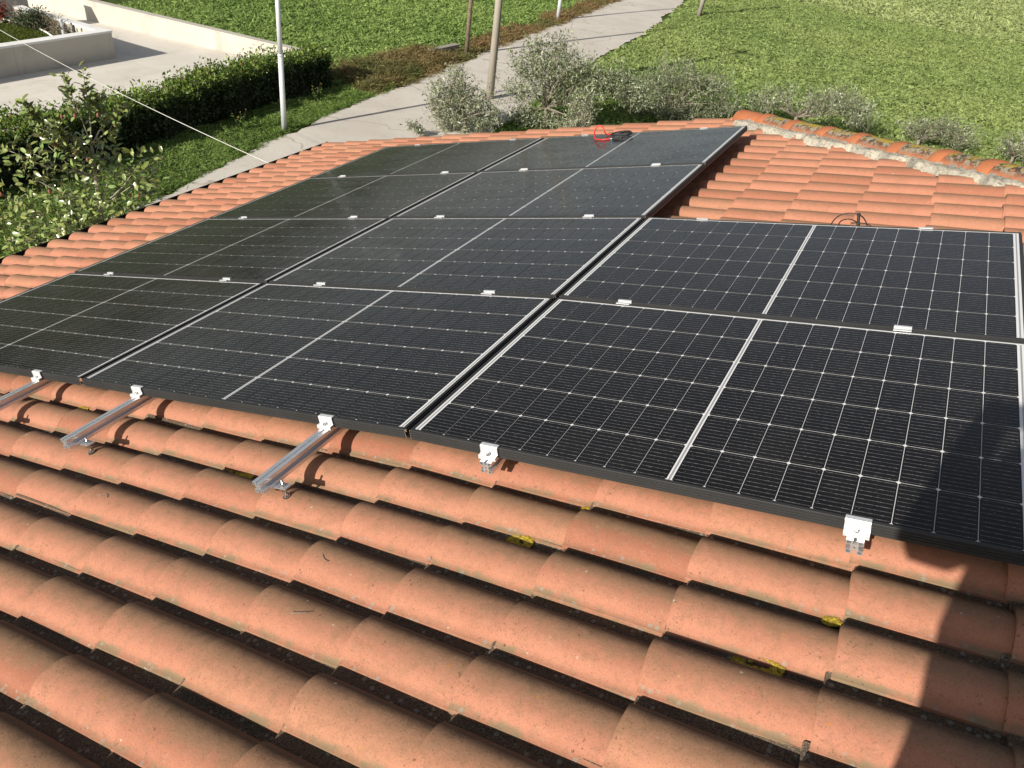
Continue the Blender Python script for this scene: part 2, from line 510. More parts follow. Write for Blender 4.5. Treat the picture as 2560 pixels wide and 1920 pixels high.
MAT = dict(
    tile=tile_material(), cap=cap_material(), mortar=mortar_material(), cell=cell_material(), back=backsheet_material(),
    ribbon=plain('tinned ribbon', (0.30, 0.30, 0.31), 0.45, 0.0, 0.05, coat=1.0, coatr=0.12, coatior=1.27),
    black_alu=plain('black anodised aluminium', (0.034, 0.034, 0.034), 0.5, 0.25, 0.1, 5),
    cut_alu=plain('bare cut aluminium', (0.75, 0.75, 0.76), 0.35, 0.8, 0.05),
    alu=plain('mill aluminium', (0.80, 0.81, 0.83), 0.38, 0.85, 0.03, 20),
    clamp=plain('silver clamp aluminium', (0.74, 0.75, 0.76), 0.42, 0.5, 0.08, 120),
    hollow=plain('rail hollow', (0.02, 0.02, 0.02), 0.8),
    steel=plain('stainless steel', (0.55, 0.55, 0.54), 0.25, 0.95, 0.1, 60),
    rubber=plain('black rubber', (0.015, 0.015, 0.015), 0.6),
    cable=plain('black cable', (0.02, 0.018, 0.017), 0.5),
    red=plain('red cable sheath', (0.60, 0.025, 0.02), 0.4),
    white_cable=plain('white cable sheath', (0.55, 0.54, 0.51), 0.5),
    gutter=plain('dark brown gutter', (0.025, 0.020, 0.018), 0.45, 0.3),
    deck=plain('roof board', (0.05, 0.035, 0.028), 0.9),
    plaster=plain('cream plaster', (0.55, 0.47, 0.36), 0.9, 0, 0.08, 2, 0.2),
    yellow=plain('yellow lichen', (0.40, 0.285, 0.025), 0.95, 0, 0.45, 110, 0.6, 200),
    galv=plain('grey painted steel', (0.60, 0.63, 0.66), 0.4, 0.15, 0.05, 3),
    conc_pole=concrete_material('pole concrete', (0.36, 0.325, 0.275), (0.30, 0.27, 0.225), (0.20, 0.17, 0.135), True),
    wood=plain('weathered wood', (0.21, 0.165, 0.115), 0.9, 0, 0.3, 9, 0.5),
    ground=ground_material(), road=road_material(),
    drive=concrete_material('driveway concrete', (0.70, 0.665, 0.60), (0.62, 0.585, 0.52), (0.45, 0.41, 0.35)),
    wall=concrete_material('cast concrete wall', (0.53, 0.495, 0.435), (0.48, 0.445, 0.39), (0.32, 0.295, 0.255), True),
    coping=concrete_material('white coping', (0.80, 0.80, 0.78), (0.75, 0.75, 0.73), (0.5, 0.49, 0.46)),
    bark=plain('grey bark', (0.22, 0.19, 0.15), 0.9, 0, 0.3, 14, 0.5, 60),
    magbark=plain('pale magnolia bark', (0.36, 0.32, 0.25), 0.85, 0, 0.25, 14, 0.4, 60),
    core=plain('near black green', (0.018, 0.020, 0.010), 1.0),  # dark tone for the hedge's shaded inside, also on the flower stems
    grass=foliage_material('grass blades', 0.65, 0.45, 0.2),
    hedge=foliage_material('hedge leaf', 0.38, 0.22, 0.45),
    magleaf=foliage_material('magnolia leaf', 0.22, 0.14, 0.55, two=(0.20, 0.17, 0.09)),
    olive=foliage_material('olive leaf', 0.42, 0.15, 0.45),
    cone=plain('red seed cone', (0.21, 0.065, 0.045), 0.7, 0, 0.3, 50),
    hill=plain('wooded hill', (0.050, 0.058, 0.022), 1.0, 0, 0.4, 0.03),
    skin=plain('skin', (0.48, 0.28, 0.20), 0.55), jacket=plain('dark jacket', (0.03, 0.035, 0.05), 0.85, 0, 0.15, 20, 0.3, 200),
    trousers=plain('work trousers', (0.05, 0.05, 0.055), 0.9, 0, 0.15, 20, 0.3, 200), hair=plain('dark hair', (0.03, 0.022, 0.015), 0.6),
    phone=plain('phone body', (0.02, 0.02, 0.025), 0.25),
)

# ------------------------------------------------------------------ ground, fields, road
n = 72
vs = [(0, 0, G - 0.03)] + [(1600 * math.cos(2 * math.pi * k / n), 1600 * math.sin(2 * math.pi * k / n), G - 0.03) for k in range(n)]
tag(link('ground', mesh('ground', vs, [(0, 1 + k, 1 + (k + 1) % n) for k in range(n)], MAT['ground'])), kind='structure')

# distant wooded hills to the north-west, seen only as a tint in the panels
hv, hf = [], []
NH = 160
for k in range(NH + 1):
    a = R(70 + 140 * k / NH)
    e = 20 + 9 * math.sin(a * 5.0) + 6 * math.sin(a * 13 + 1) + 2.5 * math.sin(a * 41)
    fade = min(1, (k / NH) * 6, (1 - k / NH) * 6)
    for j, (r_, h_) in enumerate(((300, 0.0), (340, 0.55), (400, 1.0), (520, 1.3))):
        hv.append((r_ * math.cos(a), r_ * math.sin(a), G - 0.5 + e * h_ * fade + (rng.normal() * 1.1 if 0 < j else 0)))
for k in range(NH):
    for j in range(3):
        q = k * 4 + j
        hf.append((q, q + 1, q + 5, q + 4))
tag(link('hills', mesh('hills', hv, hf, MAT['hill'], True)), kind='structure')

ROAD_L = [(-11.6, -8), (-12.2, 2), (-12.7, 6.5), (-13.0, 9.8), (-13.35, 11.5), (-13.95, 14.8), (-14.4, 17.9), (-14.65, 20.7), (-14.85, 23.4), (-15.3, 28.0), (-15.7, 31.9),
          (-16.1, 37.3), (-16.7, 44.0), (-17.1, 48.0), (-18.3, 58), (-20.5, 75), (-24, 100)]
ROAD_R = [(-6.9, -8), (-7.6, 2), (-8.2, 6.5), (-8.5, 9.8), (-8.75, 11.5), (-9.2, 14.8), (-9.7, 17.9), (-10.1, 20.7), (-10.6, 23.4), (-11.5, 28.0), (-11.8, 31.9),
          (-12.1, 37.3), (-13.0, 44.0), (-13.7, 48.0), (-15.2, 58), (-17.4, 75), (-21, 100)]


def at_y(pl, y):
    return float(np.interp(y, [p[1] for p in pl], [p[0] for p in pl]))


rv, rf = [], []
ys = np.linspace(-8, 100, 330)
for i, y in enumerate(ys):
    l = at_y(ROAD_L, y) + 0.10 * math.sin(y * 1.7) * math.sin(y * 0.53) + rng.normal() * 0.05
    r = at_y(ROAD_R, y) + 0.16 * math.sin(y * 1.1 + 2) * math.sin(y * 0.37) + rng.normal() * 0.07
    for j in range(7):
        t = j / 6
        rv.append((l + (r - l) * t, y, G + 0.01 + 0.03 * math.sin(math.pi * t)))
for i in range(len(ys) - 1):
    for j in range(6):
        q = i * 7 + j
        rf.append((q, q + 1, q + 8, q + 7))
tag(link('road', mesh('road', rv, rf, MAT['road'], True)), kind='structure')

# concrete yard of the neighbouring property
dv = [(-17.0, 2.0), (-17.0, 19.9), (-18.0, 20.35), (-46, 18.6), (-46, 2.0)]
tag(link('driveway', mesh('driveway', [(x, y, G + 0.015) for x, y in dv], [tuple(range(len(dv)))[::-1]], MAT['drive'])), kind='structure')


# ------------------------------------------------------------------ foliage builders
def leaf_quads(C, D, N, ln, wd):
    """diamond leaves: centre C, axis D, normal N (n,3); returns V (4n,3), F (n,4)."""
    D = D / np.linalg.norm(D, axis=1, keepdims=True)
    S = np.cross(D, N); S /= (np.linalg.norm(S, axis=1, keepdims=True) + 1e-9)
    ln = np.broadcast_to(ln, (len(C),))[:, None]; wd = np.broadcast_to(wd, (len(C),))[:, None]
    V = np.stack([C - D * ln / 2, C + S * wd / 2 + D * ln * 0.05, C + D * ln / 2, C - S * wd / 2 + D * ln * 0.05], 1).reshape(-1, 3)
    F = np.arange(len(C) * 4).reshape(-1, 4)
    return V, F


def blades(C, D, N, ln, wd):
    D = D / np.linalg.norm(D, axis=1, keepdims=True)
    S = np.cross(D, N); S /= (np.linalg.norm(S, axis=1, keepdims=True) + 1e-9)
    ln = np.broadcast_to(ln, (len(C),))[:, None]; wd = np.broadcast_to(wd, (len(C),))[:, None]
    V = np.stack([C - S * wd / 2 - D * ln * 0.35, C + S * wd / 2 - D * ln * 0.35, C + D * ln * 0.65], 1).reshape(-1, 3)
    return V, np.arange(len(C) * 3).reshape(-1, 3)


def unit(n):
    v = rng.normal(size=(n, 3)); return v / np.linalg.norm(v, axis=1, keepdims=True)


def jitter_col(base, n, s=0.2, hue=0.08):
    c = np.array(base)[None, :] * (1 + rng.normal(size=(n, 1)) * s) * (1 + rng.normal(size=(n, 3)) * hue)
    return np.clip(c, 0.004, 0.9)


def tufts(name, pts, nl, rad, hgt, ln, wd, cols, mat, flat=0.5, label=None):
    """pts (n,3); nl leaves per tuft inside a dome; cols (n,3) per tuft."""
    n = len(pts)
    k = n * nl
    P = np.repeat(pts, nl, 0)
    a = rng.uniform(0, 2 * np.pi, k); r = np.sqrt(rng.uniform(0, 1, k))
    rad = np.repeat(np.broadcast_to(rad, (n,)), nl); hgt = np.repeat(np.broadcast_to(hgt, (n,)), nl)
    off = np.stack([np.cos(a) * r * rad, np.sin(a) * r * rad, hgt * (1 - 0.75 * r ** 2) * rng.uniform(0.45, 1, k)], 1)
    D = np.stack([np.cos(a), np.sin(a), rng.uniform(-0.2, 1.0, k) * (1.5 - flat)], 1) + rng.normal(size=(k, 3)) * 0.35
    N = rng.normal(size=(k, 3)) * 0.5 + np.array([0, 0, flat])
    V, F = blades(P + off, D, N, ln * rng.uniform(0.6, 1.4, k), wd * rng.uniform(0.6, 1.4, k))
    c = np.repeat(cols, nl, 0) * (1 + rng.normal(size=(k, 1)) * 0.18)
    o = link(name, mesh_np(name, V, F, mat, False, np.repeat(np.clip(c, 0.004, 0.9), 3, 0)))
    tag(o, label, None, None, 'stuff')
    return o


def scatter(n, xr, yr, keep):
    p = np.stack([rng.uniform(*xr, n), rng.uniform(*yr, n)], 1)
    return p[keep(p)]


def vnoise(p, s, seed=0):         # smooth pseudo noise in -1..1
    x, y = p[:, 0] * s, p[:, 1] * s
    return (np.sin(x * 1.3 + 1.7 * np.sin(y * 0.9 + seed) + seed) + np.sin(y * 1.7 + 1.3 * np.sin(x * 0.7 + 2 * seed)) + np.sin((x + y) * 2.9 + seed * 3) * 0.6) / 2.6


rl = lambda y: np.interp(y, [p[1] for p in ROAD_L], [p[0] for p in ROAD_L])
rr = lambda y: np.interp(y, [p[1] for p in ROAD_R], [p[0] for p in ROAD_R])


def fieldcols(p, a, b, s, seed):
    t = (0.5 + 0.5 * vnoise(p, s, seed))[:, None]
    return np.array(a)[None] * t + np.array(b)[None] * (1 - t)


# right-hand meadow, beyond the house and the road
def right_pts(n, y0, y1):
    return scatter(n, (-20, 66), (y0, y1), lambda p: (p[:, 0] > rr(p[:, 1]) + 0.25) & (p[:, 0] < -6 + 0.72 * (p[:, 1] - 5) + 3) & (p[:, 1] > 9 + np.maximum(0, p[:, 0] + 6) * 0.4))


def z0(p): return np.column_stack([p, np.full(len(p), G - 0.03)])


FA, FB = (0.39, 0.465, 0.175), (0.305, 0.395, 0.14)
p = right_pts(16000, 12, 30)
tufts('field_grass', z0(p), 13, 0.24, rng.uniform(0.07, 0.2, len(p)), 0.13, 0.05, fieldcols(p, FA, FB, 0.35, 1), MAT['grass'])
p = right_pts(62000, 30, 62)
tufts('field_grass', z0(p), 13, 0.30, rng.uniform(0.06, 0.24, len(p)) * (0.75 + 0.5 * vnoise(p, 1.4, 2)), 0.17, 0.075, fieldcols(p, FA, FB, 0.30, 1), MAT['grass'])
p = right_pts(34000, 62, 125)
tufts('field_grass', z0(p), 11, 0.50, rng.uniform(0.08, 0.28, len(p)), 0.30, 0.15, fieldcols(p, (0.46, 0.51, 0.23), (0.365, 0.44, 0.175), 0.22, 1), MAT['grass'])
# left-hand meadow beyond the concrete wall
lkeep = lambda p: (p[:, 0] < rl(p[:, 1]) - 1.2) & ((p[:, 1] > 20.75 + 0.0 * p[:, 0]) | (p[:, 0] > -16.6) & (p[:, 1] > 19.9)) & (p[:, 0] > -22 - 0.55 * (p[:, 1] - 10))
p = scatter(26000, (-52, -14.5), (19.9, 58), lkeep)
tufts('field_grass', z0(p), 16, 0.27, rng.uniform(0.08, 0.30, len(p)) * (0.8 + 0.4 * vnoise(p, 1.1, 5)), 0.17, 0.065, fieldcols(p, (0.345, 0.455, 0.145), (0.245, 0.36, 0.105), 0.35, 4), MAT['grass'])
# verge between hedge and road, plus the lawn under the magnolia
p = scatter(15000, (-16.2, -11.5), (2, 23.5), lambda p: (p[:, 0] < rl(p[:, 1]) - 0.02) & (p[:, 0] > -15.9))
tufts('verge_grass', z0(p), 16, 0.14, rng.uniform(0.05, 0.20, len(p)) * (0.8 + 0.5 * vnoise(p, 2.0, 3)), 0.12, 0.026, fieldcols(p, (0.29, 0.39, 0.115), (0.165, 0.25, 0.065), 0.9, 2), MAT['grass'])
# ground cover between road and house
p = scatter(9000, (-10.6, -3), (14, 32), lambda p: (p[:, 0] > rr(p[:, 1]) + 0.05) & (p[:, 0] < -6 + 0.5 * (p[:, 1] - 14)))
tufts('verge_grass', z0(p), 8, 0.2, rng.uniform(0.05, 0.2, len(p)), 0.17, 0.06, fieldcols(p, (0.22, 0.31, 0.08), (0.13, 0.21, 0.05), 0.6, 6), MAT['grass'])
# dry rust-brown weeds along the far side of the road
p = scatter(7500, (-19.8, -14), (20.0, 62), lambda p: (p[:, 0] < rl(p[:, 1]) + 0.08) & (p[:, 0] > rl(p[:, 1]) - 1.25 - 0.5 * vnoise(p, 0.5, 9)))
dry = fieldcols(p, (0.36, 0.22, 0.115), (0.21, 0.20, 0.08), 0.8, 7)
tufts('dry_weeds', z0(p), 18, 0.26, rng.uniform(0.06, 0.34, len(p)) * (0.75 + 0.5 * vnoise(p, 0.8, 8)), 0.20, 0.034, dry, MAT['grass'], flat=0.2)
p = scatter(900, (-17.4, -14.9), (20.2, 26.5), lambda p: (p[:, 0] < rl(p[:, 1]) - 0.3))
tufts('dry_weeds', z0(p), 18, 0.3, rng.uniform(0.12, 0.45, len(p)), 0.22, 0.036, fieldcols(p, (0.30, 0.21, 0.10), (0.15, 0.165, 0.06), 0.9, 3), MAT['grass'], flat=0.15)

# ------------------------------------------------------------------ neighbour's concrete walls and garden
def wall(name, x0, y0, x1, y1, th, h0, h1, base, label, coping=True, cat='wall', mat='wall', cop='coping', ch=0.06, ov=0.02):
    root = empty(name, (x0, y0, G)); tag(root, label, cat)
    d = Vector((x1 - x0, y1 - y0, 0)); Lw = d.length; ang = math.atan2(d.y, d.x)
    mb = MB(); z = base
    mb.add([(0, 0, z), (Lw, 0, z), (Lw, th, z), (0, th, z), (0, 0, h0), (Lw, 0, h1), (Lw, th, h1), (0, th, h0)],
           [(3, 2, 1, 0), (4, 5, 6, 7), (0, 1, 5, 4), (1, 2, 6, 5), (2, 3, 7, 6), (3, 0, 4, 7)])
    mb.obj('wall_body', MAT[mat], root, (0, 0, 0), (0, 0, ang))
    if coping:
        a, b = -ov, th + ov
        MB().add([(-ov, a, h0 + 0.002), (Lw + ov, a, h1 + 0.002), (Lw + ov, b, h1 + 0.002), (-ov, b, h0 + 0.002), (-ov, a, h0 + ch), (Lw + ov, a, h1 + ch), (Lw + ov, b, h1 + ch), (-ov, b, h0 + ch)],
                 [(3, 2, 1, 0), (4, 5, 6, 7), (0, 1, 5, 4), (1, 2, 6, 5), (2, 3, 7, 6), (3, 0, 4, 7)]).obj('coping', MAT[cop], root, (0, 0, 0), (0, 0, ang))
    return root


# wall() thickness lies to the left of its direction
wall('garden_wall', -22.55, 3.0, -22.55, 16.62, 0.30, 0.80, 0.80, -0.1, 'grey concrete garden wall with white coping beside the driveway, its shaded face towards the house')
wall('garden_wall', -22.90, 16.60, -26.75, 16.56, 0.30, 0.80, 0.80, -0.1, 'sunlit concrete garden wall with white coping at the far side of the lawn')
wall('garden_wall', -27.5, 8.0, -27.5, 17.3, 0.30, 1.45, 1.45, -0.1, 'taller shaded concrete wall with white coping behind the red shrub')
wall('boundary_wall', -36.0, 18.2, -17.9, 20.5, 0.32, 0.78, 0.56, -0.1, 'long cream concrete boundary wall between the driveway and the meadow', cop='wall', ch=0.05, ov=0.0)
gz = G + 0.46
gl = mesh('lawn', [(-27.45, 6, gz), (-22.85, 6, gz), (-22.85, 16.2, gz), (-27.45, 16.2, gz)], [(0, 1, 2, 3)], MAT['ground'])
tag(link('lawn', gl), kind='structure')
p = scatter(9000, (-27.4, -22.9), (9, 16.2), lambda p: (p[:, 1] < 15.55 - 0.42 * np.sin((p[:, 0] + 24) * 0.9)))
tufts('lawn_grass', np.column_stack([p, np.full(len(p), gz)]), 6, 0.08, 0.035, 0.07, 0.028, fieldcols(p, (0.14, 0.17, 0.035), (0.11, 0.135, 0.03), 0.7, 1), MAT['grass'])
# curved white edging of the planting bed
ed = [(-27.3 + 0.22 * k, 15.55 - 0.42 * math.sin((-27.3 + 0.22 * k + 24) * 0.9) + 0.05, gz + 0.02) for k in range(17)]
tag(MB().tube(ed, 0.035, 6).obj('lawn_edging', MAT['coping']), 'curved white edging between garden lawn and planting bed', 'edging')
for k, (x, y, h) in enumerate(((-24.05, 16.02, 0.52), (-24.00, 16.14, 0.50))):
    pass
lampb = empty('garden_light', (-24.04, 15.98, gz)); tag(lampb, 'short grey bollard light beside the dry shrub on the lawn', 'garden light')
MB().tube([(0, 0, 0), (0, 0, 0.46)], 0.045, 10).obj('post', MAT['galv'], lampb)
MB().lathe([(0.06, 0.462), (0.06, 0.52), (0.03, 0.55)], 12).obj('light_head', MAT['galv'], lampb)
tapb = empty('garden_tap', (-23.62, 16.1, gz)); tag(tapb, 'small dark standpipe by the corner of the garden wall', 'tap')
MB().tube([(0, 0, 0), (0, 0, 0.36), (0.02, -0.02, 0.42), (0.05, -0.05, 0.40)], 0.022, 8).obj('pipe', MAT['gutter'], tapb)
MB().tube([(0.06, 0.04, 0), (0.06, 0.04, 0.33)], 0.018, 8).obj('stake', MAT['wood'], tapb)


def shrub(name, base, blobs, nleaf, ln, wd, colA, colB, mat, label, stems=True, cat='shrub', barkm='bark', spike=0.25, up=0.25, clump=10):
    root = empty(name, base); tag(root, label, cat)
    W = np.array([b[3] * b[4] * b[5] for b in blobs]) ** 0.7; W /= W.sum()
    nt = nleaf // clump
    bi = rng.choice(len(blobs), nt, p=W)
    B = np.array(blobs)[bi]
    dirs = unit(nt); dirs[:, 2] = np.abs(dirs[:, 2]) * 0.9 + dirs[:, 2] * 0.1
    rad = np.where(rng.uniform(size=nt) < 0.74, rng.uniform(0.1, 1.0, nt) ** 0.5, rng.uniform(0.8, 1.5, nt))
    C = B[:, :3] + dirs * rad[:, None] * B[:, 3:6]
    tw = dirs * 0.8 + rng.normal(size=(nt, 3)) * 0.5 + np.array([0, 0, up]); tw /= np.linalg.norm(tw, axis=1, keepdims=True)
    t = rng.uniform(-1, 1, (nt, clump))
    P = (C[:, None, :] + tw[:, None, :] * (t * spike)[..., None] + rng.normal(size=(nt, clump, 3)) * ln * 0.4).reshape(-1, 3)
    D = (np.repeat(tw, clump, 0) * 0.7 + rng.normal(size=(nt * clump, 3)) * 0.7)
    N = rng.normal(size=(nt * clump, 3)) + np.array([0, 0, 0.6])
    k = nt * clump
    V, F = leaf_quads(P, D, N, ln * rng.uniform(0.6, 1.3, k), wd * rng.uniform(0.6, 1.3, k))
    mixv = np.repeat(np.clip(rng.beta(1.2, 1.2, nt), 0, 1), clump)[:, None]
    c = (np.array(colA)[None] * mixv + np.array(colB)[None] * (1 - mixv)) * (1 + rng.normal(size=(k, 1)) * 0.2)
    f = link('foliage', mesh_np('foliage', V, F, MAT[mat], False, np.repeat(np.clip(c, 0.005, 0.9), 4, 0)), root)
    f['kind'] = 'stuff'
    # trunk and limbs
    if stems:
        hub = Vector((0, 0, 0.25 * max(b[2] for b in blobs) + 0.05))
        MB().tube([(0, 0, -0.05), hub * 0.6 + Vector((0.03, 0, 0)), hub], [0.07, 0.06, 0.05], 8).obj('trunk', MAT[barkm], root, smooth=True)
        for b in blobs:
            tip = Vector(b[:3]) + Vector((0, 0, b[5] * 0.4))
            mid = hub.lerp(tip, 0.5) + Vector((rng.normal() * 0.08, rng.normal() * 0.08, 0.05))
            MB().tube([hub, mid, tip], [0.026, 0.016, 0.006], 6).obj('branch', MAT[barkm], root, smooth=True)
        tb = MB()
        for j in rng.choice(nt, min(nt, 220), replace=False):
            c0 = Vector(C[j]); d0 = Vector(tw[j])
            tb.tube([c0 - d0 * spike * 1.2, c0 + d0 * spike * 0.6], [0.006, 0.003], 3, False)
        tobj = tb.obj('twig', MAT[barkm], root); tobj['kind'] = 'stuff'
    return root


shrub('garden_shrub', (-25.25, 15.92, gz), [(0, 0, 0.25, 0.45, 0.30, 0.24), (-0.35, -0.1, 0.16, 0.45, 0.28, 0.18), (0.05, 0, 0.42, 0.20, 0.18, 0.18)], 2000, 0.10, 0.035, (0.055, 0.085, 0.028), (0.03, 0.055, 0.02), 'hedge',
      'dark green bushy shrub in the garden bed between the bare and the red shrubs')
shrub('garden_shrub', (-24.35, 16.0, gz), [(0, 0, 0.24, 0.26, 0.2, 0.22), (0.12, 0, 0.18, 0.22, 0.18, 0.16)], 420, 0.07, 0.022, (0.30, 0.22, 0.13), (0.20, 0.16, 0.08), 'olive',
      'thin dry brown shrub beside the bollard light on the lawn', spike=0.35, clump=6)
shrub('garden_shrub', (-26.45, 15.55, gz), [(0, 0, 0.28, 0.22, 0.22, 0.28)], 800, 0.08, 0.035, (0.34, 0.045, 0.025), (0.22, 0.05, 0.02), 'olive',
      'small red leaved shrub at the edge of the picture in front of the tall wall')
shrub('garden_shrub', (-26.0, 15.75, gz), [(0, 0, 0.3, 0.2, 0.2, 0.36)], 90, 0.05, 0.02, (0.25, 0.22, 0.15), (0.2, 0.18, 0.1), 'olive',
      'almost leafless pale twiggy shrub against the tall shaded wall', spike=0.4, clump=3)

# ------------------------------------------------------------------ hedge
hroot = empty('hedge', (-16.2, 12.5, G)); tag(hroot, 'long dark clipped hedge with bright green top between driveway and grass verge', 'hedge')
HX = lambda y: np.interp(y, [2, 9, 14, 19.7], [-15.95, -15.95, -16.35, -16.75])
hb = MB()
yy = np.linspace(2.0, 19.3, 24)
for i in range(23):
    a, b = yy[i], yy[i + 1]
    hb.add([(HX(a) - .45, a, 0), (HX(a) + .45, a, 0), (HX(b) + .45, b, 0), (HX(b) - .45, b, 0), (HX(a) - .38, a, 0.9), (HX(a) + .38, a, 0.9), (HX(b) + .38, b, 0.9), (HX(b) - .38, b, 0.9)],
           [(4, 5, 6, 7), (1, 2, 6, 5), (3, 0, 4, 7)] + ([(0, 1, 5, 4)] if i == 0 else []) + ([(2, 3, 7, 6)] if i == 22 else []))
ho = hb.obj('shade_core', MAT['core'], None, (0, 0, G)); child_world(ho, hroot)  # solid near-black filler: the deep shade between the leaves put into colour
n = 46000
y = rng.uniform(2.0, 19.7, n)
face = rng.choice(4, n, p=[0.40, 0.42, 0.12, 0.06])
bulge = 0.10 * np.sin(y * 2.3) + 0.09 * np.sin(y * 5.1 + 1) + 0.05 * np.sin(y * 11.0 + 2)
top = 1.10 + 0.5 * bulge + 0.07 * np.sin(y * 0.9)
hw = 0.52 + 0.55 * bulge
s = rng.uniform(-1, 1, n)
x = np.where(face == 0, hw * 1.02, np.where(face == 2, -hw, s * hw))
zt = np.where(face == 1, top - 0.22 * s ** 2, rng.uniform(0.02, 1.0, n) * top)
x = x * np.where(face == 0, 1 - 0.18 * (zt / top) ** 4, 1)
yq = np.where(face == 3, 19.65 + rng.uniform(-0.1, 0.12, n), y)
x = np.where(face == 3, s * hw, x)
depth = np.abs(rng.normal(size=n)) * 0.08
P = np.stack([HX(yq) + x - np.sign(x) * depth * (face != 1), yq, zt - depth * (face == 1) + (face == 1) * (rng.uniform(0, 1, n) ** 6) * 0.35], 1)
P += rng.normal(size=P.shape) * 0.035
Dn = np.stack([np.where(face == 0, 1.0, np.where(face == 2, -1.0, 0)), np.zeros(n), np.where(face == 1, 1.0, 0.25)], 1)
D = Dn * 0.7 + rng.normal(size=(n, 3)) * 0.7
Nn = Dn * 0.7 + rng.normal(size=(n, 3)) * 0.6 + np.array([0, 0, 0.5])
V, F = leaf_quads(P, D, Nn, 0.115 * rng.uniform(0.6, 1.25, n), 0.055 * rng.uniform(0.7, 1.2, n))
young = np.clip((zt / top - 0.78) / 0.2 + rng.normal(size=n) * 0.25, 0, 1)[:, None]  # brighter towards the top: young growth plus sunlight put into the leaf colour
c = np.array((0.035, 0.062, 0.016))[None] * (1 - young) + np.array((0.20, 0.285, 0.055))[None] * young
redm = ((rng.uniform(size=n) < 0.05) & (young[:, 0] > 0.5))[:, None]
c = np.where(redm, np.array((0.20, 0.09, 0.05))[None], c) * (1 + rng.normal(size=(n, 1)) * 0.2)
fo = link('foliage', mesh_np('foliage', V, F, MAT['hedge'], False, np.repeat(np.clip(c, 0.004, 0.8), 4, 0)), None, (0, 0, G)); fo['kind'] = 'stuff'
child_world(fo, hroot)

# a few yellow wild flowers in front of the hedge
for k, (x, y, h) in enumerate(((-15.0, 14.3, 0.6), (-15.35, 17.9, 0.6))):
    fr = empty('wildflower', (x, y, G)); tag(fr, ['yellow wild flower at the foot of the hedge just left of the lamp post', 'yellow wild flower near the far end of the hedge'][k], 'wildflower', 'yellow wild flowers by the hedge')
    st = MB(); hd = MB(); lf = MB()
    for q in range(9):
        a = rng.uniform(0, 6.28); l = h * rng.uniform(0.5, 1); e = Vector((math.cos(a) * l * 0.35, math.sin(a) * l * 0.35, l))
        st.tube([(0, 0, 0), e * 0.5 + Vector((0, 0, 0.05)), e], [0.012, 0.009, 0.006], 4)
        MB().lathe([(0.003, -0.004), (0.014, 0.003), (0.012, 0.008), (0.003, 0.011)], 6, e).obj('flower', MAT['yellow'], fr)
        for w in range(5):
            c0 = e * rng.uniform(0.1, 0.85); dd = Vector(unit(1)[0]) * 0.1
            lf.add([c0, c0 + dd * 0.5 + Vector((0, 0, 0.03)), c0 + dd, c0 + dd * 0.5 - Vector((0, 0, 0.02))], [(0, 1, 2, 3)])
    st.obj('stem', MAT['core'], fr)
    lo = lf.obj('leaf', MAT['hedge'], fr); lo['kind'] = 'stuff'
    a_ = lo.data.attributes.new('lc', 'FLOAT_COLOR', 'POINT'); a_.data.foreach_set('color', [x for _ in lo.data.vertices for x in (0.10, 0.15, 0.035, 1)])

# ------------------------------------------------------------------ magnolia beside the eave
MBASE = Vector((-11.7, 7.3, G))
mroot = empty('magnolia_tree', MBASE); tag(mroot, 'young glossy magnolia tree with red seed cones beside the tiled eave', 'tree')
TIPS = [(0.08, 0.12, 3.41), (-0.1, -0.14, 3.34), (0.23, 0.33, 2.95), (0.38, 0.55, 2.79), (-0.49, -0.7, 2.92), (-0.43, -0.61, 2.69), (-0.24, -0.34, 2.66), (-0.37, -0.53, 2.57),
        (-0.65, -0.93, 2.09), (-0.53, -0.75, 1.95), (0.48, 0.68, 1.92), (0.66, 0.94, 1.73), (-0.82, -1.17, 1.18), (-0.6, -0.85, 1.67), (-0.04, -0.06, 1.83), (0.21, 0.3, 1.88), (-0.4, -0.58, 1.5),
        (-0.2, -0.29, 1.33), (0.34, 0.48, 1.41), (0.58, 0.82, 1.15), (-0.79, -1.12, 0.72), (-0.55, -0.79, 0.83), (-0.31, -0.45, 0.64), (-0.06, -0.08, 0.92), (0.15, 0.21, 0.56), (0.41, 0.59, 0.85),
        (-0.73, -1.05, 0.35), (-0.47, -0.67, 0.4), (-0.16, -0.22, 0.42), (0.15, 0.21, 0.4), (-0.9, -1.29, 0.45), (0.15, 0.21, 2.25), (-0.32, -0.46, 2.22), (-0.06, -0.09, 2.34),
        (0.95, 1.35, 0.75), (1.05, 1.5, 0.5), (0.75, 1.1, 0.55), (-1.0, -1.45, 0.75), (0.5, 0.2, 1.0), (0.3, -0.5, 0.8), (0.6, 0.0, 0.6), (0.1, -0.7, 1.2), (0.45, -0.3, 1.5), (0.2, -0.9, 0.6), (0.75, 0.35, 1.2)]
hub = [Vector((0.02, 0.0, 0.35)), Vector((0.03, 0.02, 0.9)), Vector((0.04, 0.05, 1.5)), Vector((0.06, 0.08, 2.1))]
MB().tube([(0, 0, -0.05), hub[0], hub[1], hub[2], hub[3]], [0.06, 0.055, 0.045, 0.035, 0.022], 8).obj('trunk', MAT['magbark'], mroot, smooth=True)
lc_, ld_, ln_ = [], [], []
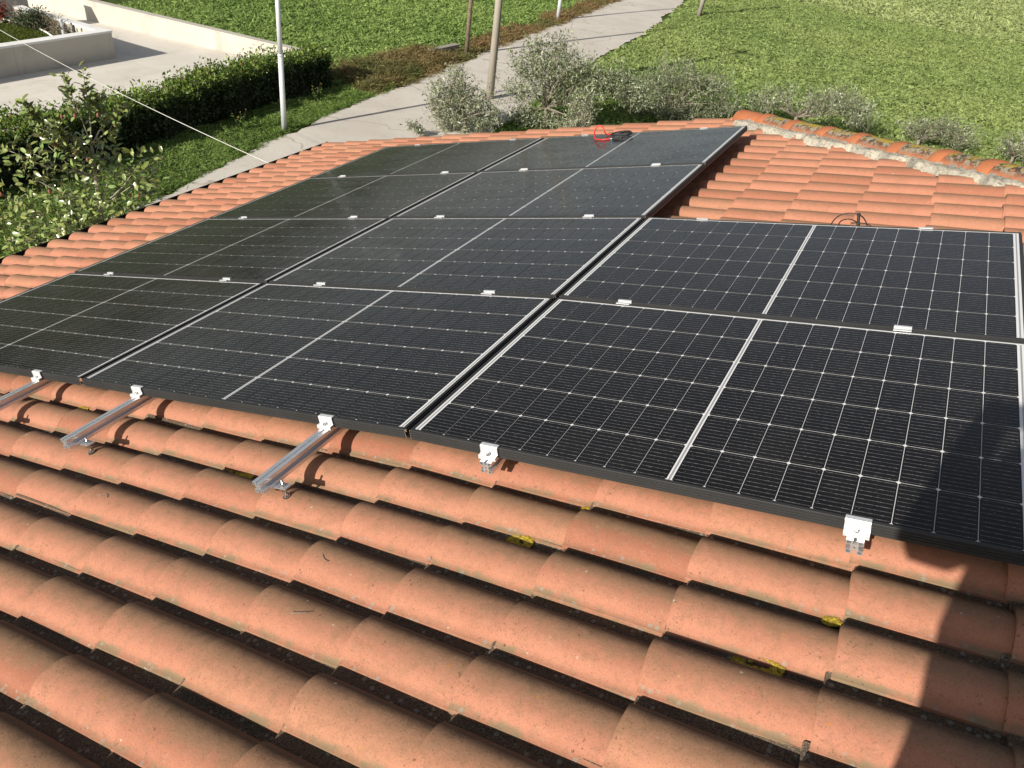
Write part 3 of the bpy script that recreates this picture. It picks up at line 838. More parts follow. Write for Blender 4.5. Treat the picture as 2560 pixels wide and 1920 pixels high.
for k, tp in enumerate(TIPS):
    tip = Vector(tp) + Vector((rng.normal() * 0.05, 0, 0))
    if k >= 6: tip += Vector((0.5, -0.35, 0)) * float(rng.normal() * 0.35)
    src = hub[0]
    for h in hub:
        if h.z < tip.z - 0.45: src = h
    mid = src.lerp(tip, 0.55) + Vector((rng.normal() * 0.05, rng.normal() * 0.05, -0.10))
    MB().tube([src, mid, tip], [0.014, 0.009, 0.005], 6).obj('branch', MAT['magbark'], mroot, smooth=True)
    ax = (tip - mid).normalized()
    ax = (ax + Vector((0, 0, 0.5))).normalized()
    n_l = 66 if k < 8 else (72 if tip.z < 0.9 else 54)
    for j in range(n_l):
        t = rng.uniform(0, 1) ** 0.8
        spread = 0.10 if k < 8 else (0.26 if tip.z < 0.9 else 0.15)
        pt = tip.lerp(tip - ax * (0.75 if k < 8 else 0.55), 1 - t) + Vector(rng.normal(size=3)) * spread * (0.35 if k < 8 else 1)
        a = rng.uniform(0, 6.28)
        ref = ax.cross(Vector((0.3, 0.8, 0.1))).normalized(); ref2 = ax.cross(ref)
        d = (ref * math.cos(a) + ref2 * math.sin(a)) + ax * rng.uniform(0.2, 1.1)
        lc_.append(pt + d.normalized() * 0.06); ld_.append(d.normalized()); ln_.append((ax * 0.6 - SD * 0.7 + Vector(rng.normal(size=3)) * 0.45).normalized())
NL = len(lc_)


def big_leaf(cn, d, nrm, l, w):   # folded elliptic leaf: 8 vertices, 6 faces
    s = d.cross(nrm).normalized(); nn = s.cross(d)
    f = 0.10 * w
    return [cn - d * l / 2, cn - d * l * 0.15 + s * w * 0.5 + nn * f, cn + d * l * 0.25 + s * w * 0.42 + nn * f - nn * l * 0.03, cn + d * l / 2 - nn * l * 0.10,
            cn + d * l * 0.25 - s * w * 0.42 + nn * f - nn * l * 0.03, cn - d * l * 0.15 - s * w * 0.5 + nn * f, cn - d * l * 0.15, cn + d * l * 0.25 - nn * l * 0.03]


LF = [(0, 1, 6), (0, 6, 5), (1, 2, 7, 6), (6, 7, 4, 5), (2, 3, 7), (7, 3, 4)]
order = sorted(range(NL), key=lambda i: -(lc_[i].z * 0.2 + (lc_[i].x * 0.8 - lc_[i].y * 0.55)))
sv, sf, sc = [], [], []
leaf_o, lcols = [], []
for r_, i in enumerate(order):
    d = ld_[i]; l = rng.uniform(0.095, 0.185); w = l * rng.uniform(0.38, 0.46)
    vs = big_leaf(lc_[i], d, ln_[i], l, w)
    cc = np.array((0.225, 0.275, 0.090)) * rng.uniform(0.55, 1.35) * np.array((1 + rng.normal() * 0.1, 1, 1))
    if rng.uniform() < 0.04: cc = np.array((0.16, 0.17, 0.04))
    if r_ < 300:
        me = mesh('leaf', vs, LF, MAT['magleaf'], True)
        a_ = me.attributes.new('lc', 'FLOAT_COLOR', 'POINT'); a_.data.foreach_set('color', list((*cc, 1)) * 8)
        link('leaf', me, mroot)
    else:
        b = len(sv); sv += vs; sf += [tuple(q + b for q in f) for f in LF]; sc += [(*cc, 1)] * 8
me = mesh('leaf', sv, sf, MAT['magleaf'], True)
a_ = me.attributes.new('lc', 'FLOAT_COLOR', 'POINT'); a_.data.foreach_set('color', np.array(sc, dtype=np.float32).ravel())
lo = link('leaf', me, mroot); lo['kind'] = 'stuff'
for cpt in [(0.13, -0.42, 2.72), (0.25, -0.26, 2.73), (0.45, 0.03, 2.73), (0.02, -0.58, 2.25), (0.19, -0.34, 2.12), (0.28, -0.21, 1.96), (-0.12, -0.78, 1.42), (0.62, 0.27, 1.26), (0.7, 0.38, 1.23), (-0.54, -1.38, 1.43)]:
    MB().lathe([(0.006, -0.04), (0.022, -0.025), (0.026, 0.0), (0.020, 0.028), (0.005, 0.045)], 8, cpt).obj('seed_cone', MAT['cone'], mroot, smooth=True)

# ------------------------------------------------------------------ olive trees beyond the roof
OA, OB = (0.40, 0.42, 0.29), (0.115, 0.14, 0.066)
OL = dict(ln=0.115, wd=0.034, colA=OA, colB=OB, mat='olive', cat='olive tree', spike=0.36, up=0.6, clump=12)


def olive(base, blobs, nleaf, label, **kw):
    a = dict(OL); a.update(kw)
    if len(blobs) > 2:            # upright shoots standing out of the crown, and low growth round the trunk
        sh = []
        for _ in range(3 * len(blobs)):
            b = blobs[rng.integers(len(blobs))]
            t = rng.uniform(0, 6.28); q = rng.uniform(0.2, 0.95)
            sh.append((b[0] + b[3] * q * math.cos(t), b[1] + b[4] * q * math.sin(t), b[2] + b[5] * (1.05 - 0.5 * q), 0.07, 0.07, rng.uniform(0.16, 0.34)))
        lo = [(b[0] * 0.9, b[1] * 0.9, 0.22, b[3] * 0.8, b[4] * 0.8, 0.28) for b in (blobs[:4] if nleaf > 5000 else [])]
        blobs = list(blobs) + lo
        r = shrub('olive_tree', base, blobs + sh, nleaf, a['ln'], a['wd'], a['colA'], a['colB'], a['mat'], label, True, a['cat'], 'bark', a['spike'], a['up'], a['clump'])
        r['group'] = 'olive trees beyond the roof'
        return r
    r = shrub('olive_tree', base, blobs, nleaf, a['ln'], a['wd'], a['colA'], a['colB'], a['mat'], label, True, a['cat'], 'bark', a['spike'], a['up'], a['clump'])
    r['group'] = 'olive trees beyond the roof'
    return r


olive((-10.6, 18.9, G), [(-0.35, -0.1, 1.0, 0.55, 0.55, 0.60), (-0.55, -0.3, 0.55, 0.5, 0.5, 0.5), (0.2, 0.1, 0.85, 0.45, 0.45, 0.4), (0.55, 0.3, 0.45, 0.45, 0.45, 0.4), (-0.2, -0.1, 1.45, 0.2, 0.2, 0.35)], 5600,
      'silvery rounded olive bush left of the concrete utility pole')
olive((-9.0, 21.1, G), [(-0.4, -0.1, 1.6, 0.75, 0.7, 0.65), (0.5, 0.2, 1.7, 0.75, 0.7, 0.65), (-0.7, -0.3, 0.95, 0.55, 0.55, 0.45), (1.2, 0.5, 1.45, 0.65, 0.6, 0.5), (0.35, 0.15, 1.05, 0.7, 0.6, 0.45), (1.8, 0.8, 1.5, 0.65, 0.6, 0.5), (2.4, 1.1, 1.2, 0.6, 0.6, 0.5),
                        (-0.55, -0.2, 2.25, 0.25, 0.25, 0.4), (0.15, 0.05, 2.3, 0.3, 0.3, 0.4)], 13500, 'largest olive tree right of the concrete utility pole, its dark trunk showing')
olive((-6.2, 25.5, G), [(-1.4, -0.35, 0.5, 0.6, 0.6, 0.5), (-0.8, -0.2, 0.95, 0.6, 0.6, 0.5), (-0.1, 0.0, 1.25, 0.75, 0.7, 0.65), (0.9, 0.25, 1.2, 0.75, 0.7, 0.55), (1.6, 0.4, 0.75, 0.55, 0.6, 0.5), (0.3, 0.1, 0.5, 1.0, 0.8, 0.5)], 9500,
      'wide grey green olive tree behind the panel corner and the end of the ridge', colA=(0.34, 0.36, 0.25))
olive((-2.6, 28.5, G), [(-1.3, -0.15, 0.5, 0.55, 0.55, 0.4), (-0.6, -0.1, 0.85, 0.55, 0.5, 0.4), (0.6, 0.1, 0.85, 0.7, 0.6, 0.45), (1.5, 0.2, 1.05, 0.7, 0.6, 0.5), (2.0, 0.25, 0.7, 0.5, 0.5, 0.4)], 4300,
      'pale olive tree directly behind the start of the lichen covered ridge', colA=(0.42, 0.44, 0.32))
olive((1.5, 30.0, G), [(-0.2, 0, 0.55, 0.6, 0.5, 0.35), (0.6, 0, 0.7, 0.6, 0.5, 0.4), (1.3, 0, 0.6, 0.55, 0.5, 0.35)], 1900, 'low thin olive tree behind the middle of the ridge', colA=(0.36, 0.37, 0.27))
olive((4.6, 31.0, G), [(-0.3, 0, 0.45, 0.4, 0.4, 0.35), (0.2, 0, 0.45, 0.45, 0.4, 0.32), (0.9, 0, 0.4, 0.45, 0.4, 0.32)], 950, 'low sparse olive shoots behind the ridge at the edge of the picture', colA=(0.38, 0.39, 0.29))
olive((-11.2, 17.6, G), [(-0.3, -0.2, 0.28, 0.10, 0.10, 0.25), (-0.1, -0.08, 0.2, 0.12, 0.12, 0.2)], 260, 'small pale olive sprout standing alone at the roadside', spike=0.15)
olive((-7.3, 20.6, G), [(-0.35, -0.1, 0.75, 0.3, 0.3, 0.4), (-0.1, 0, 1.05, 0.2, 0.2, 0.35), (-0.5, -0.2, 0.45, 0.35, 0.35, 0.3)], 1400, 'upright silvery olive sapling just behind the roof edge near the red cable', colA=(0.46, 0.48, 0.35))

# ------------------------------------------------------------------ poles
r = empty('street_lamp', (-14.23, 15.2, G)); tag(r, 'slender pale grey street lamp post standing in the grass verge by the hedge', 'street lamp')
MB().tube([(0, 0, -0.1), (0, 0, 2.0)], [0.072, 0.070], 16).obj('lower_post', MAT['galv'], r, smooth=True)
MB().lathe([(0.074, 1.97), (0.078, 1.985), (0.078, 2.015), (0.066, 2.04)], 16).obj('collar', MAT['galv'], r, smooth=True)
MB().tube([(0, 0, 2.03), (0, 0, 3.75)], [0.064, 0.061], 16).obj('middle_post', MAT['galv'], r, smooth=True)
MB().lathe([(0.066, 3.72), (0.068, 3.74), (0.055, 3.79)], 16).obj('collar', MAT['galv'], r, smooth=True)
MB().tube([(0, 0, 3.78), (0, 0, 6.6), (0.2, 0, 7.0), (0.7, 0, 7.15)], [0.052, 0.046, 0.04, 0.035], 12).obj('upper_post', MAT['galv'], r, smooth=True)
MB().box((0.65, -0.11, 7.10), (1.2, 0.11, 7.2)).obj('lamp_head', MAT['galv'], r)
r = empty('street_lamp', (-16.58, 38.17, G)); tag(r, 'distant white street lamp post among dry weeds at the bend of the road', 'street lamp')
MB().tube([(0, 0, -0.1), (0, 0, 2.0)], [0.095, 0.09], 14).obj('lower_post', MAT['galv'], r, smooth=True)
MB().tube([(0, 0, 2.0), (0, 0, 6.6), (0.2, 0, 7.0), (0.7, 0, 7.15)], [0.075, 0.06, 0.05, 0.04], 12).obj('upper_post', MAT['galv'], r, smooth=True)
MB().box((0.65, -0.11, 7.10), (1.2, 0.11, 7.2)).obj('lamp_head', MAT['galv'], r)
r = empty('utility_pole', (-11.85, 22.72, G)); tag(r, 'thick tapered concrete utility pole rising beside the olive trees', 'utility pole')
MB().tube([(0, 0, -0.1), (0, 0, 3), (0, 0, 9.0)], [0.135, 0.118, 0.085], 18).obj('shaft', MAT['conc_pole'], r, smooth=True)
MB().box((-0.7, -0.05, 8.5), (0.7, 0.05, 8.6)).obj('crossarm', MAT['galv'], r)
r = empty('utility_pole', (-15.67, 27.57, G)); tag(r, 'thin brown wooden pole in the weeds across the road', 'utility pole')
MB().tube([(0, 0, -0.1), (0.03, 0, 3.5), (0.02, 0, 7.5)], [0.092, 0.082, 0.068], 12).obj('shaft', MAT['wood'], r, smooth=True)
MB().box((-0.04, -0.4, 7.1), (0.04, 0.4, 7.2)).obj('crossarm', MAT['wood'], r)
r = empty('wooden_post', (-12.08, 48.11, G)); tag(r, 'pale leaning post at the top of the picture in the meadow beside the road', 'post')
MB().tube([(0, 0, -0.1), (0.12, 0.1, 2.0), (0.30, 0.25, 4.8)], [0.14, 0.13, 0.11], 12).obj('shaft', MAT['conc_pole'], r, smooth=True)
MB().lathe([(0.112, 0), (0.112, 0.03), (0.03, 0.07)], 12, (0.30, 0.25, 4.802)).obj('cap', MAT['conc_pole'], r)
r = empty('concrete_block', (-16.4, 27.0, G)); tag(r, 'low weathered concrete block half hidden in dry weeds left of the wooden pole', 'concrete block')
MB().box((-0.12, -0.9, -0.1), (0.12, 0.9, 0.20)).obj('block', MAT['conc_pole'], r, (0, 0, 0), (0, 0, R(-4)))
MB().box((-0.13, -0.92, 0.202), (0.13, 0.92, 0.235)).obj('slab', MAT['conc_pole'], r, (0, 0, 0), (0, 0, R(-4)))

# ------------------------------------------------------------------ house with tiled roof
HOUSE = empty('house', (-2.0, 1.5, G)); tag(HOUSE, 'house roof of terracotta barrel tiles with lichen stained channels carrying the solar panels', 'house')


def hw(o): return child_world(o, HOUSE)


EAVE_X, YV0, YV1 = -5.18, -2.6, 5.74
X_END = 3.3
HIP0, HDIR = (-0.16, 5.42), (1.657, -1.54)          # hip line in the roof frame (X, Y)


def hip_y(X): return HIP0[1] + (X - HIP0[0]) / HDIR[0] * HDIR[1]


wl = MB()
x0, x1, y0, y1 = EAVE_X * CT + 0.5, 3.0, -2.4, 5.45
zt = lambda x: x * math.tan(TILT) - 0.42
wl.add([(x0, y0, G - .1), (x1, y0, G - .1), (x1, y1, G - .1), (x0, y1, G - .1), (x0, y0, zt(x0)), (x1, y0, zt(x1) - .5), (x1, y1, zt(0) - 0.6), (x0, y1, zt(x0))],
       [(0, 1, 5, 4), (1, 2, 6, 5), (2, 3, 7, 6), (3, 0, 4, 7)])
hw(wl.obj('wall', MAT['plaster']))

# boarding under the tiles, split along the hip
deck = MB()
def dk(X): return crown_z(X) - 0.092
poly = [(EAVE_X + 0.03, YV0), (0, YV0), (X_END, YV0), (X_END, hip_y(X_END) - 0.05), (0.0, hip_y(0.0) - .05), (-0.35, YV1 - 0.06), (EAVE_X + 0.03, YV1 - 0.06)]
deck.add([PW(X, Y, dk(X)) for X, Y in poly], [(0, 1, 4, 5, 6), (1, 2, 3, 4)])
deck.add([PW(X, Y, dk(X) - 0.05) for X, Y in poly], [(6, 5, 4, 1, 0), (4, 3, 2, 1)])
ROOF = hw(deck.obj('roof', MAT['deck']))
# slope on the far side of the hip: corrugated tile sheet falling away from the camera
fv, ff = [], []
NXs, NYs = 150, 10
for i in range(NXs + 1):
    X = -0.25 + (X_END + 0.25) * i / NXs
    b0 = PW(X, hip_y(X), crown_z(X) - 0.03)
    w = 0.028 * max(0.0, math.sin(X / 0.1965 * 2 * math.pi)) - 0.03
    for j in range(NYs + 1):
        dy = 4.2 * j / NYs
        fv.append((b0.x, b0.y + dy, b0.z - dy * math.tan(R(17.5)) + w))
for i in range(NXs):
    for j in range(NYs):
        q = i * (NYs + 1) + j
        ff.append((q, q + NYs + 1, q + NYs + 2, q + 1))
hw(link('roof', mesh('roof', fv, ff, MAT['tile'], True, uvs=[(0.3, 0.5)] * len(fv))))
hw(MB().add([PW(EAVE_X + 0.06, YV0, -0.22), PW(EAVE_X + 0.06, YV1 - .05, -0.22), PW(EAVE_X + 0.06, YV1 - .05, -0.40), PW(EAVE_X + 0.06, YV0, -0.40),
             PW(EAVE_X + 0.10, YV0, -0.22), PW(EAVE_X + 0.10, YV1 - .05, -0.22), PW(EAVE_X + 0.10, YV1 - .05, -0.40), PW(EAVE_X + 0.10, YV0, -0.40)],
            [(0, 1, 2, 3), (7, 6, 5, 4), (0, 4, 5, 1), (3, 2, 6, 7), (0, 3, 7, 4), (1, 5, 6, 2)]).obj('fascia', MAT['gutter']))

# gutter: half pipe along the eave
gc = PW(EAVE_X, 0, -0.165)
prof = []
for k in range(13):
    a = math.pi + math.pi * k / 12
    prof.append((gc.x - 0.028 + 0.074 * math.cos(a), gc.z - 0.002 + 0.074 * math.sin(a)))
inner = [(gc.x - 0.028 + 0.068 * math.cos(math.pi + math.pi * k / 12), gc.z - 0.002 + 0.068 * math.sin(math.pi + math.pi * k / 12)) for k in range(13)]
gp = MB(); n = 13
for t in (YV0, YV1 + 0.03):
    gp.v += [(x, t, z) for x, z in prof] + [(x, t, z) for x, z in inner]
N2 = 26
for k in range(12):
    gp.f.append((k, k + 1, N2 + k + 1, N2 + k)); gp.f.append((13 + k + 1, 13 + k, N2 + 13 + k, N2 + 13 + k + 1))
for b in (0, N2):
    for k in range(12): gp.f.append((b + k, b + 13 + k, b + 13 + k + 1, b + k + 1))
gp.f.append((0, N2, N2 + 13, 13)); gp.f.append((12, 25, N2 + 25, N2 + 12))
gut = hw(gp.obj('gutter', MAT['gutter'], smooth=False))
bead = MB().tube([(prof[0][0], YV0, prof[0][1]), (prof[0][0], YV1 + 0.03, prof[0][1])], 0.006, 8).obj('gutter_bead', MAT['gutter']); hw(bead)

# --- one interlocking barrel tile, local x up the slope, y along the eave, z off the roof
TLEN = 0.415


def tile_mesh(seed):
    q = random.Random(seed)
    prof = []
    hgt = 0.052 + q.uniform(-0.003, 0.003); hw_ = 0.0735 + q.uniform(-0.0015, 0.0015)
    prof.append((-hw_ - 0.0135, 0.001))
    prof.append((-hw_ - 0.0130, 0.0100))
    prof.append((-hw_ - 0.002, 0.0120))
    nb = 13
    for k in range(nb + 1):
        a = math.pi - math.pi * k / nb
        yv = hw_ * math.cos(a); zv = hgt * max(0.0, math.sin(a)) ** 0.86
        base = 0.014 * (1 - k / nb)
        prof.append((yv, max(zv, base)))
    prof += [(0.079, 0.0005), (0.093, -0.001), (0.108, -0.0005), (0.120, 0.002), (0.127, 0.008)]
    top = prof
    bot = [(yv + (0.004 if yv < 0 else 0), max(zv - 0.015, -0.014)) for yv, zv in prof]
    Ls = [0.0]
    for a, b in zip(top[:-1], top[1:]): Ls.append(Ls[-1] + math.hypot(b[0] - a[0], b[1] - a[1]))
    us = [l / Ls[-1] for l in Ls]
    xs = [0.0, 0.004, 0.05, 0.2, 0.33, TLEN]
    fl = [0.985, 1.0, 1.0, 0.985, 0.972, 0.965]
    dz = [-0.0025, 0.0, 0.0, 0.0, 0.0, 0.0]
    w1, w2 = q.uniform(-.002, .002), q.uniform(-.002, .002)
    V, UV = [], []
    n = len(top)
    for layer in (top, bot):
        for xi, f, d in zip(xs, fl, dz):
            for (yv, zv), u in zip(layer, us):
                V.append((xi + 0.002 * math.sin(yv * 30 + seed), yv * f + w1 * math.sin(xi * 9 + seed), zv * f + (d if layer is top else 0) + w2 * math.sin(xi * 8 + 2 * seed)))
                UV.append((u, xi / TLEN))
    nx = len(xs); F = []
    B = nx * n
    for i in range(nx - 1):
        for j in range(n - 1):
            a = i * n + j
            F.append((a, a + n, a + n + 1, a + 1))
            if i == 0 or j < 3: F.append((B + a, B + a + 1, B + a + n + 1, B + a + n))
    for j in range(n - 1): F.append((j, j + 1, B + j + 1, B + j))
    for i in range(nx - 1):
        a = i * n; F.append((a, B + a, B + a + n, a + n))
        a = i * n + n - 1; F.append((a, a + n, B + a + n, B + a))
    return V, F, UV


TVAR = []
for s_ in range(6):
    V, F, UV = tile_mesh(s_ * 3 + 1)
    me = mesh('roof_tile', V, F, MAT['tile'], True, UV)
    bm = bmesh.new(); bm.from_mesh(me)
    bmesh.ops.recalc_face_normals(bm, faces=bm.faces)
    for e in bm.edges:
        if len(e.link_faces) == 2: e.smooth = e.calc_face_angle(0) < R(50)
    bm.to_mesh(me); bm.free()
    TVAR.append(me)

XJ = [-5.18 + 0.3425 * k for k in range(15)] + [-0.03, 0.298, 0.63, 0.985, 1.35, 1.69, 2.035, 2.38, 2.72, 3.05]
YJ = [-0.29 + 0.1965 * k for k in range(-12, 31)]
L_, D_, PY_, GX_ = 1.722, 1.1306, 1.1505, 0.02


def covered(X, Y):                # under the solar panels (seen from above)
    if -2 * (L_ + GX_) + 0.1 < X < -0.12 and 0.18 < Y < 4.45: return True
    if 0 < X < 1.76 and 0.2 < Y < 2.15: return True
    return False


def project(P):
    c = RW @ (np.array(P) - CAM)
    if c[2] <= 0.05: return None
    return 1280 + 1968.47 * c[0] / c[2], 960 + 1968.47 * c[1] / c[2], c[2]


tiles = []
for X in XJ:
    for Y in YJ:
        if X > -0.36 and Y > hip_y(X) - 0.02: continue
        b = R(2.4) if X > -0.1 else 0.0
        loc = PW(X + random.uniform(-.011, .011), Y + random.uniform(-.0045, .0045), crown_z(X) - 0.052 + 0.019 + random.uniform(-.002, .002))
        rot = Euler((R(random.uniform(-0.9, 0.9)), -(TILT - R(3.0) - b) + R(random.uniform(-.4, .4)), R(random.uniform(-0.8, 0.8))))
        Mx = Matrix.Translation(loc) @ rot.to_matrix().to_4x4()
        uvp = project(PW(X + 0.17, Y, crown_z(X)))
        vis = 0.0
        if uvp and -160 < uvp[0] < 2720 and -60 < uvp[1] < 2090 and not covered(X + 0.17, Y): vis = 1.0 / uvp[2] ** 2
        cut = X > -0.75 and Y > hip_y(X + TLEN) - 0.13 and X > -0.42
        tiles.append((vis, X, Y, loc, rot, Mx, cut))
tiles.sort(key=lambda t: -t[0])


def cut_mesh(src, Mx):            # trim a tile along the hip
    bm = bmesh.new(); bm.from_mesh(src); bm.transform(Mx)
    co = PW(HIP0[0], HIP0[1] - 0.03, 0); dv = (PW(HIP0[0] + HDIR[0], HIP0[1] + HDIR[1], 0) - PW(HIP0[0], HIP0[1], 0)).normalized()
    nrm = dv.cross(PW(0, 0, 1)).normalized()
    if nrm.dot(PW(1, 1, 0)) < 0: nrm = -nrm
    bmesh.ops.bisect_plane(bm, geom=bm.verts[:] + bm.edges[:] + bm.faces[:], plane_co=co, plane_no=nrm, clear_outer=True)
    bm.transform(Mx.inverted())
    if not bm.faces:
        bm.free(); return None
    me = bpy.data.meshes.new('roof_tile'); bm.to_mesh(me); bm.free(); me.materials.append(MAT['tile']) if not me.materials else None
    return me


rest_v, rest_f, rest_uv, rest_r = [], [], [], []
cnt = 0
HL = Matrix.Translation(-Vector(HOUSE.location))
for i, (vis, X, Y, loc, rot, Mx, cut) in enumerate(tiles):
    src = TVAR[random.randrange(6)]
    if cut:
        src = cut_mesh(src, Mx)
        if src is None: continue
    if cnt < 299 and vis > 0:
        o = link('roof_tile', src, ROOF, loc, rot)
        cnt += 1
    else:
        b = len(rest_v); mv = src.vertices; r0 = random.random()
        rest_v += [Mx @ v.co for v in mv]; rest_r += [r0] * len(mv)
        uvl = src.uv_layers[0].data
        vuv = [None] * len(mv)
        for pl in src.polygons:
            rest_f.append(tuple(v + b for v in pl.vertices))
            for li in pl.loop_indices: vuv[src.loops[li].vertex_index] = tuple(uvl[li].uv)
        rest_uv += [q or (0.3, 0.5) for q in vuv]
me = mesh('roof_tile', rest_v, rest_f, MAT['tile'], True, rest_uv)
a_ = me.attributes.new('rnd', 'FLOAT', 'POINT'); a_.data.foreach_set('value', rest_r)
bm = bmesh.new(); bm.from_mesh(me)
for e in bm.edges:
    if len(e.link_faces) == 2: e.smooth = e.calc_face_angle(0) < R(50)
bm.to_mesh(me); bm.free()
o = link('roof_tile', me, ROOF); o['kind'] = 'stuff'

# --- hip: mortar bed and ridge tiles
hd3 = (PW(HIP0[0] + HDIR[0], HIP0[1] + HDIR[1], -0.042 * HDIR[0]) - PW(HIP0[0], HIP0[1], 0)).normalized()
hlen = 4.2
h0 = PW(HIP0[0] - 0.06, HIP0[1] + 0.055, -0.095)
up = PW(0, 0, 1); up = (up - hd3 * up.dot(hd3)); up = (Vector((0, 0, 1)) - hd3 * hd3.z).normalized()
near = up.cross(hd3).normalized()
if near.y > 0: near = -near
mv, mf = [], []
NM, NR = 220, 9
for i in range(NM + 1):
    s = 0.10 + (hlen - 0.10) * i / NM
    wob = 0.030 * math.sin(s * 9.1) * math.sin(s * 3.3 + 1) + 0.022 * math.sin(s * 23 + 2) + rng.normal() * 0.006
    for j in range(NR + 1):
        t = j / NR
        off = 0.04 + (0.150 + wob) * t
        drop = 0.004 + 0.022 * t
        c0 = h0 + hd3 * s + near * off - up * drop
        c0 += up * (rng.normal() * 0.006 * (1 if 0 < j < NR else 0.4))
        if j == NR: c0 -= up * 0.05
        mv.append(c0)
for i in range(NM):
    for j in range(NR):
        q = i * (NR + 1) + j
        mf.append((q, q + 1, q + NR + 2, q + NR + 1))
hw(link('mortar', mesh('mortar', mv, mf, MAT['mortar'], True)))


def cap_mesh(first):
    V, F, UV = [], [], []
    Lc = 0.43
    xs = [0.0, 0.006, 0.10, 0.22, 0.33, 0.335, 0.345, 0.415, Lc]
    rs = [0.098, 0.102, 0.104, 0.106, 0.108, 0.115, 0.121, 0.121, 0.117]
    n = 15
    for layer in (0, 1):
        for xi, r_ in zip(xs, rs):
            for k in range(n):
                a = -0.12 + (math.pi + 0.24) * k / (n - 1)
                rr_ = r_ - 0.014 * layer
                V.append((xi, -rr_ * math.cos(a), rr_ * math.sin(a) * 0.80)); UV.append((k / (n - 1), xi / Lc))
    nx = len(xs); B = nx * n
    for i in range(nx - 1):
        for k in range(n - 1):
            a = i * n + k
            F.append((a, a + n, a + n + 1, a + 1)); F.append((B + a, B + a + 1, B + a + n + 1, B + a + n))
        F.append((i * n, B + i * n, B + (i + 1) * n, (i + 1) * n)); a = i * n + n - 1; F.append((a, a + n, B + a + n, B + a))
    for k in range(n - 1):
        F.append((k, k + 1, B + k + 1, B + k)); a = (nx - 1) * n + k; F.append((a, B + a, B + a + 1, a + 1))
    me = mesh('ridge_tile', V, F, MAT['cap'], True, UV)
    bm = bmesh.new(); bm.from_mesh(me); bmesh.ops.recalc_face_normals(bm, faces=bm.faces)
    for e in bm.edges:
        if len(e.link_faces) == 2: e.smooth = e.calc_face_angle(0) < R(40)
    bm.to_mesh(me); bm.free()
    return me


capm = cap_mesh(False)
bas = Matrix((hd3, near.cross(hd3) * 0 + up.cross(hd3), up)).transposed().to_4x4()   # local x along hip
for k in range(11):
    c0 = h0 + hd3 * (-0.06 + 0.372 * k + random.uniform(-.01, .01)) + up * (0.003 - 0.035) + near * random.uniform(-.008, .008)
    Mx = Matrix.Translation(c0) @ bas @ Matrix.Rotation(R(random.uniform(-1.2, 1.2) + 1.3), 4, 'Y') @ Matrix.Rotation(R(random.uniform(-1.5, 1.5)), 4, 'Z')
    o = link('ridge_tile', capm); o.matrix_world = Mx
    o['clean'] = 1.0 if k == 0 else 0.0
    hw(o)
    if k == 0: o['label'] = 'clean plain red end tile of the ridge'

# --- yellow lichen crusts in the channels
for (X, Y, sx, sy) in ((0.50, -0.20, 0.045, 0.024), (1.205, -0.385, 0.062, 0.028), (-0.66, -0.197, 0.055, 0.022), (-0.60, -0.205, 0.03, 0.02), (1.335, -0.17, 0.018, 0.010), (-1.83, -0.0, 0.03, 0.015), (0.62, -0.02, 0.012, 0.01)):
    row = min(YJ, key=lambda q: abs(q + 0.102 - Y))
    lv, lf = [], []
    for q in range(90):
        a = rng.uniform(0, 6.28); rr_ = math.sqrt(rng.uniform(0.12, 1))
        cx, cy = X + sx * rr_ * math.cos(a), row + 0.100 + min(0.02, sy * rr_ * math.sin(a))
        rad = rng.uniform(0.004, 0.010); b = len(lv)
        zc = crown_z(X) - 0.056 + 0.012 - 0.035 * 0.17
        # sits on the channel floor, climbing slightly up its sides
        zz = zc + 0.014 + 6.0 * (cy - row - 0.1) ** 2
        lv.append(PW(cx, cy, zz + rad * 0.12))
        for k in range(6): lv.append(PW(cx + rad * math.cos(k * 1.047), cy + rad * math.sin(k * 1.047), zz - 0.003 + rng.normal() * 0.0012))
        lf += [(b, b + 1 + k, b + 1 + (k + 1) % 6) for k in range(6)]
    o = hw(link('lichen', mesh('lichen', lv, lf, MAT['yellow'], True))); o['kind'] = 'stuff'

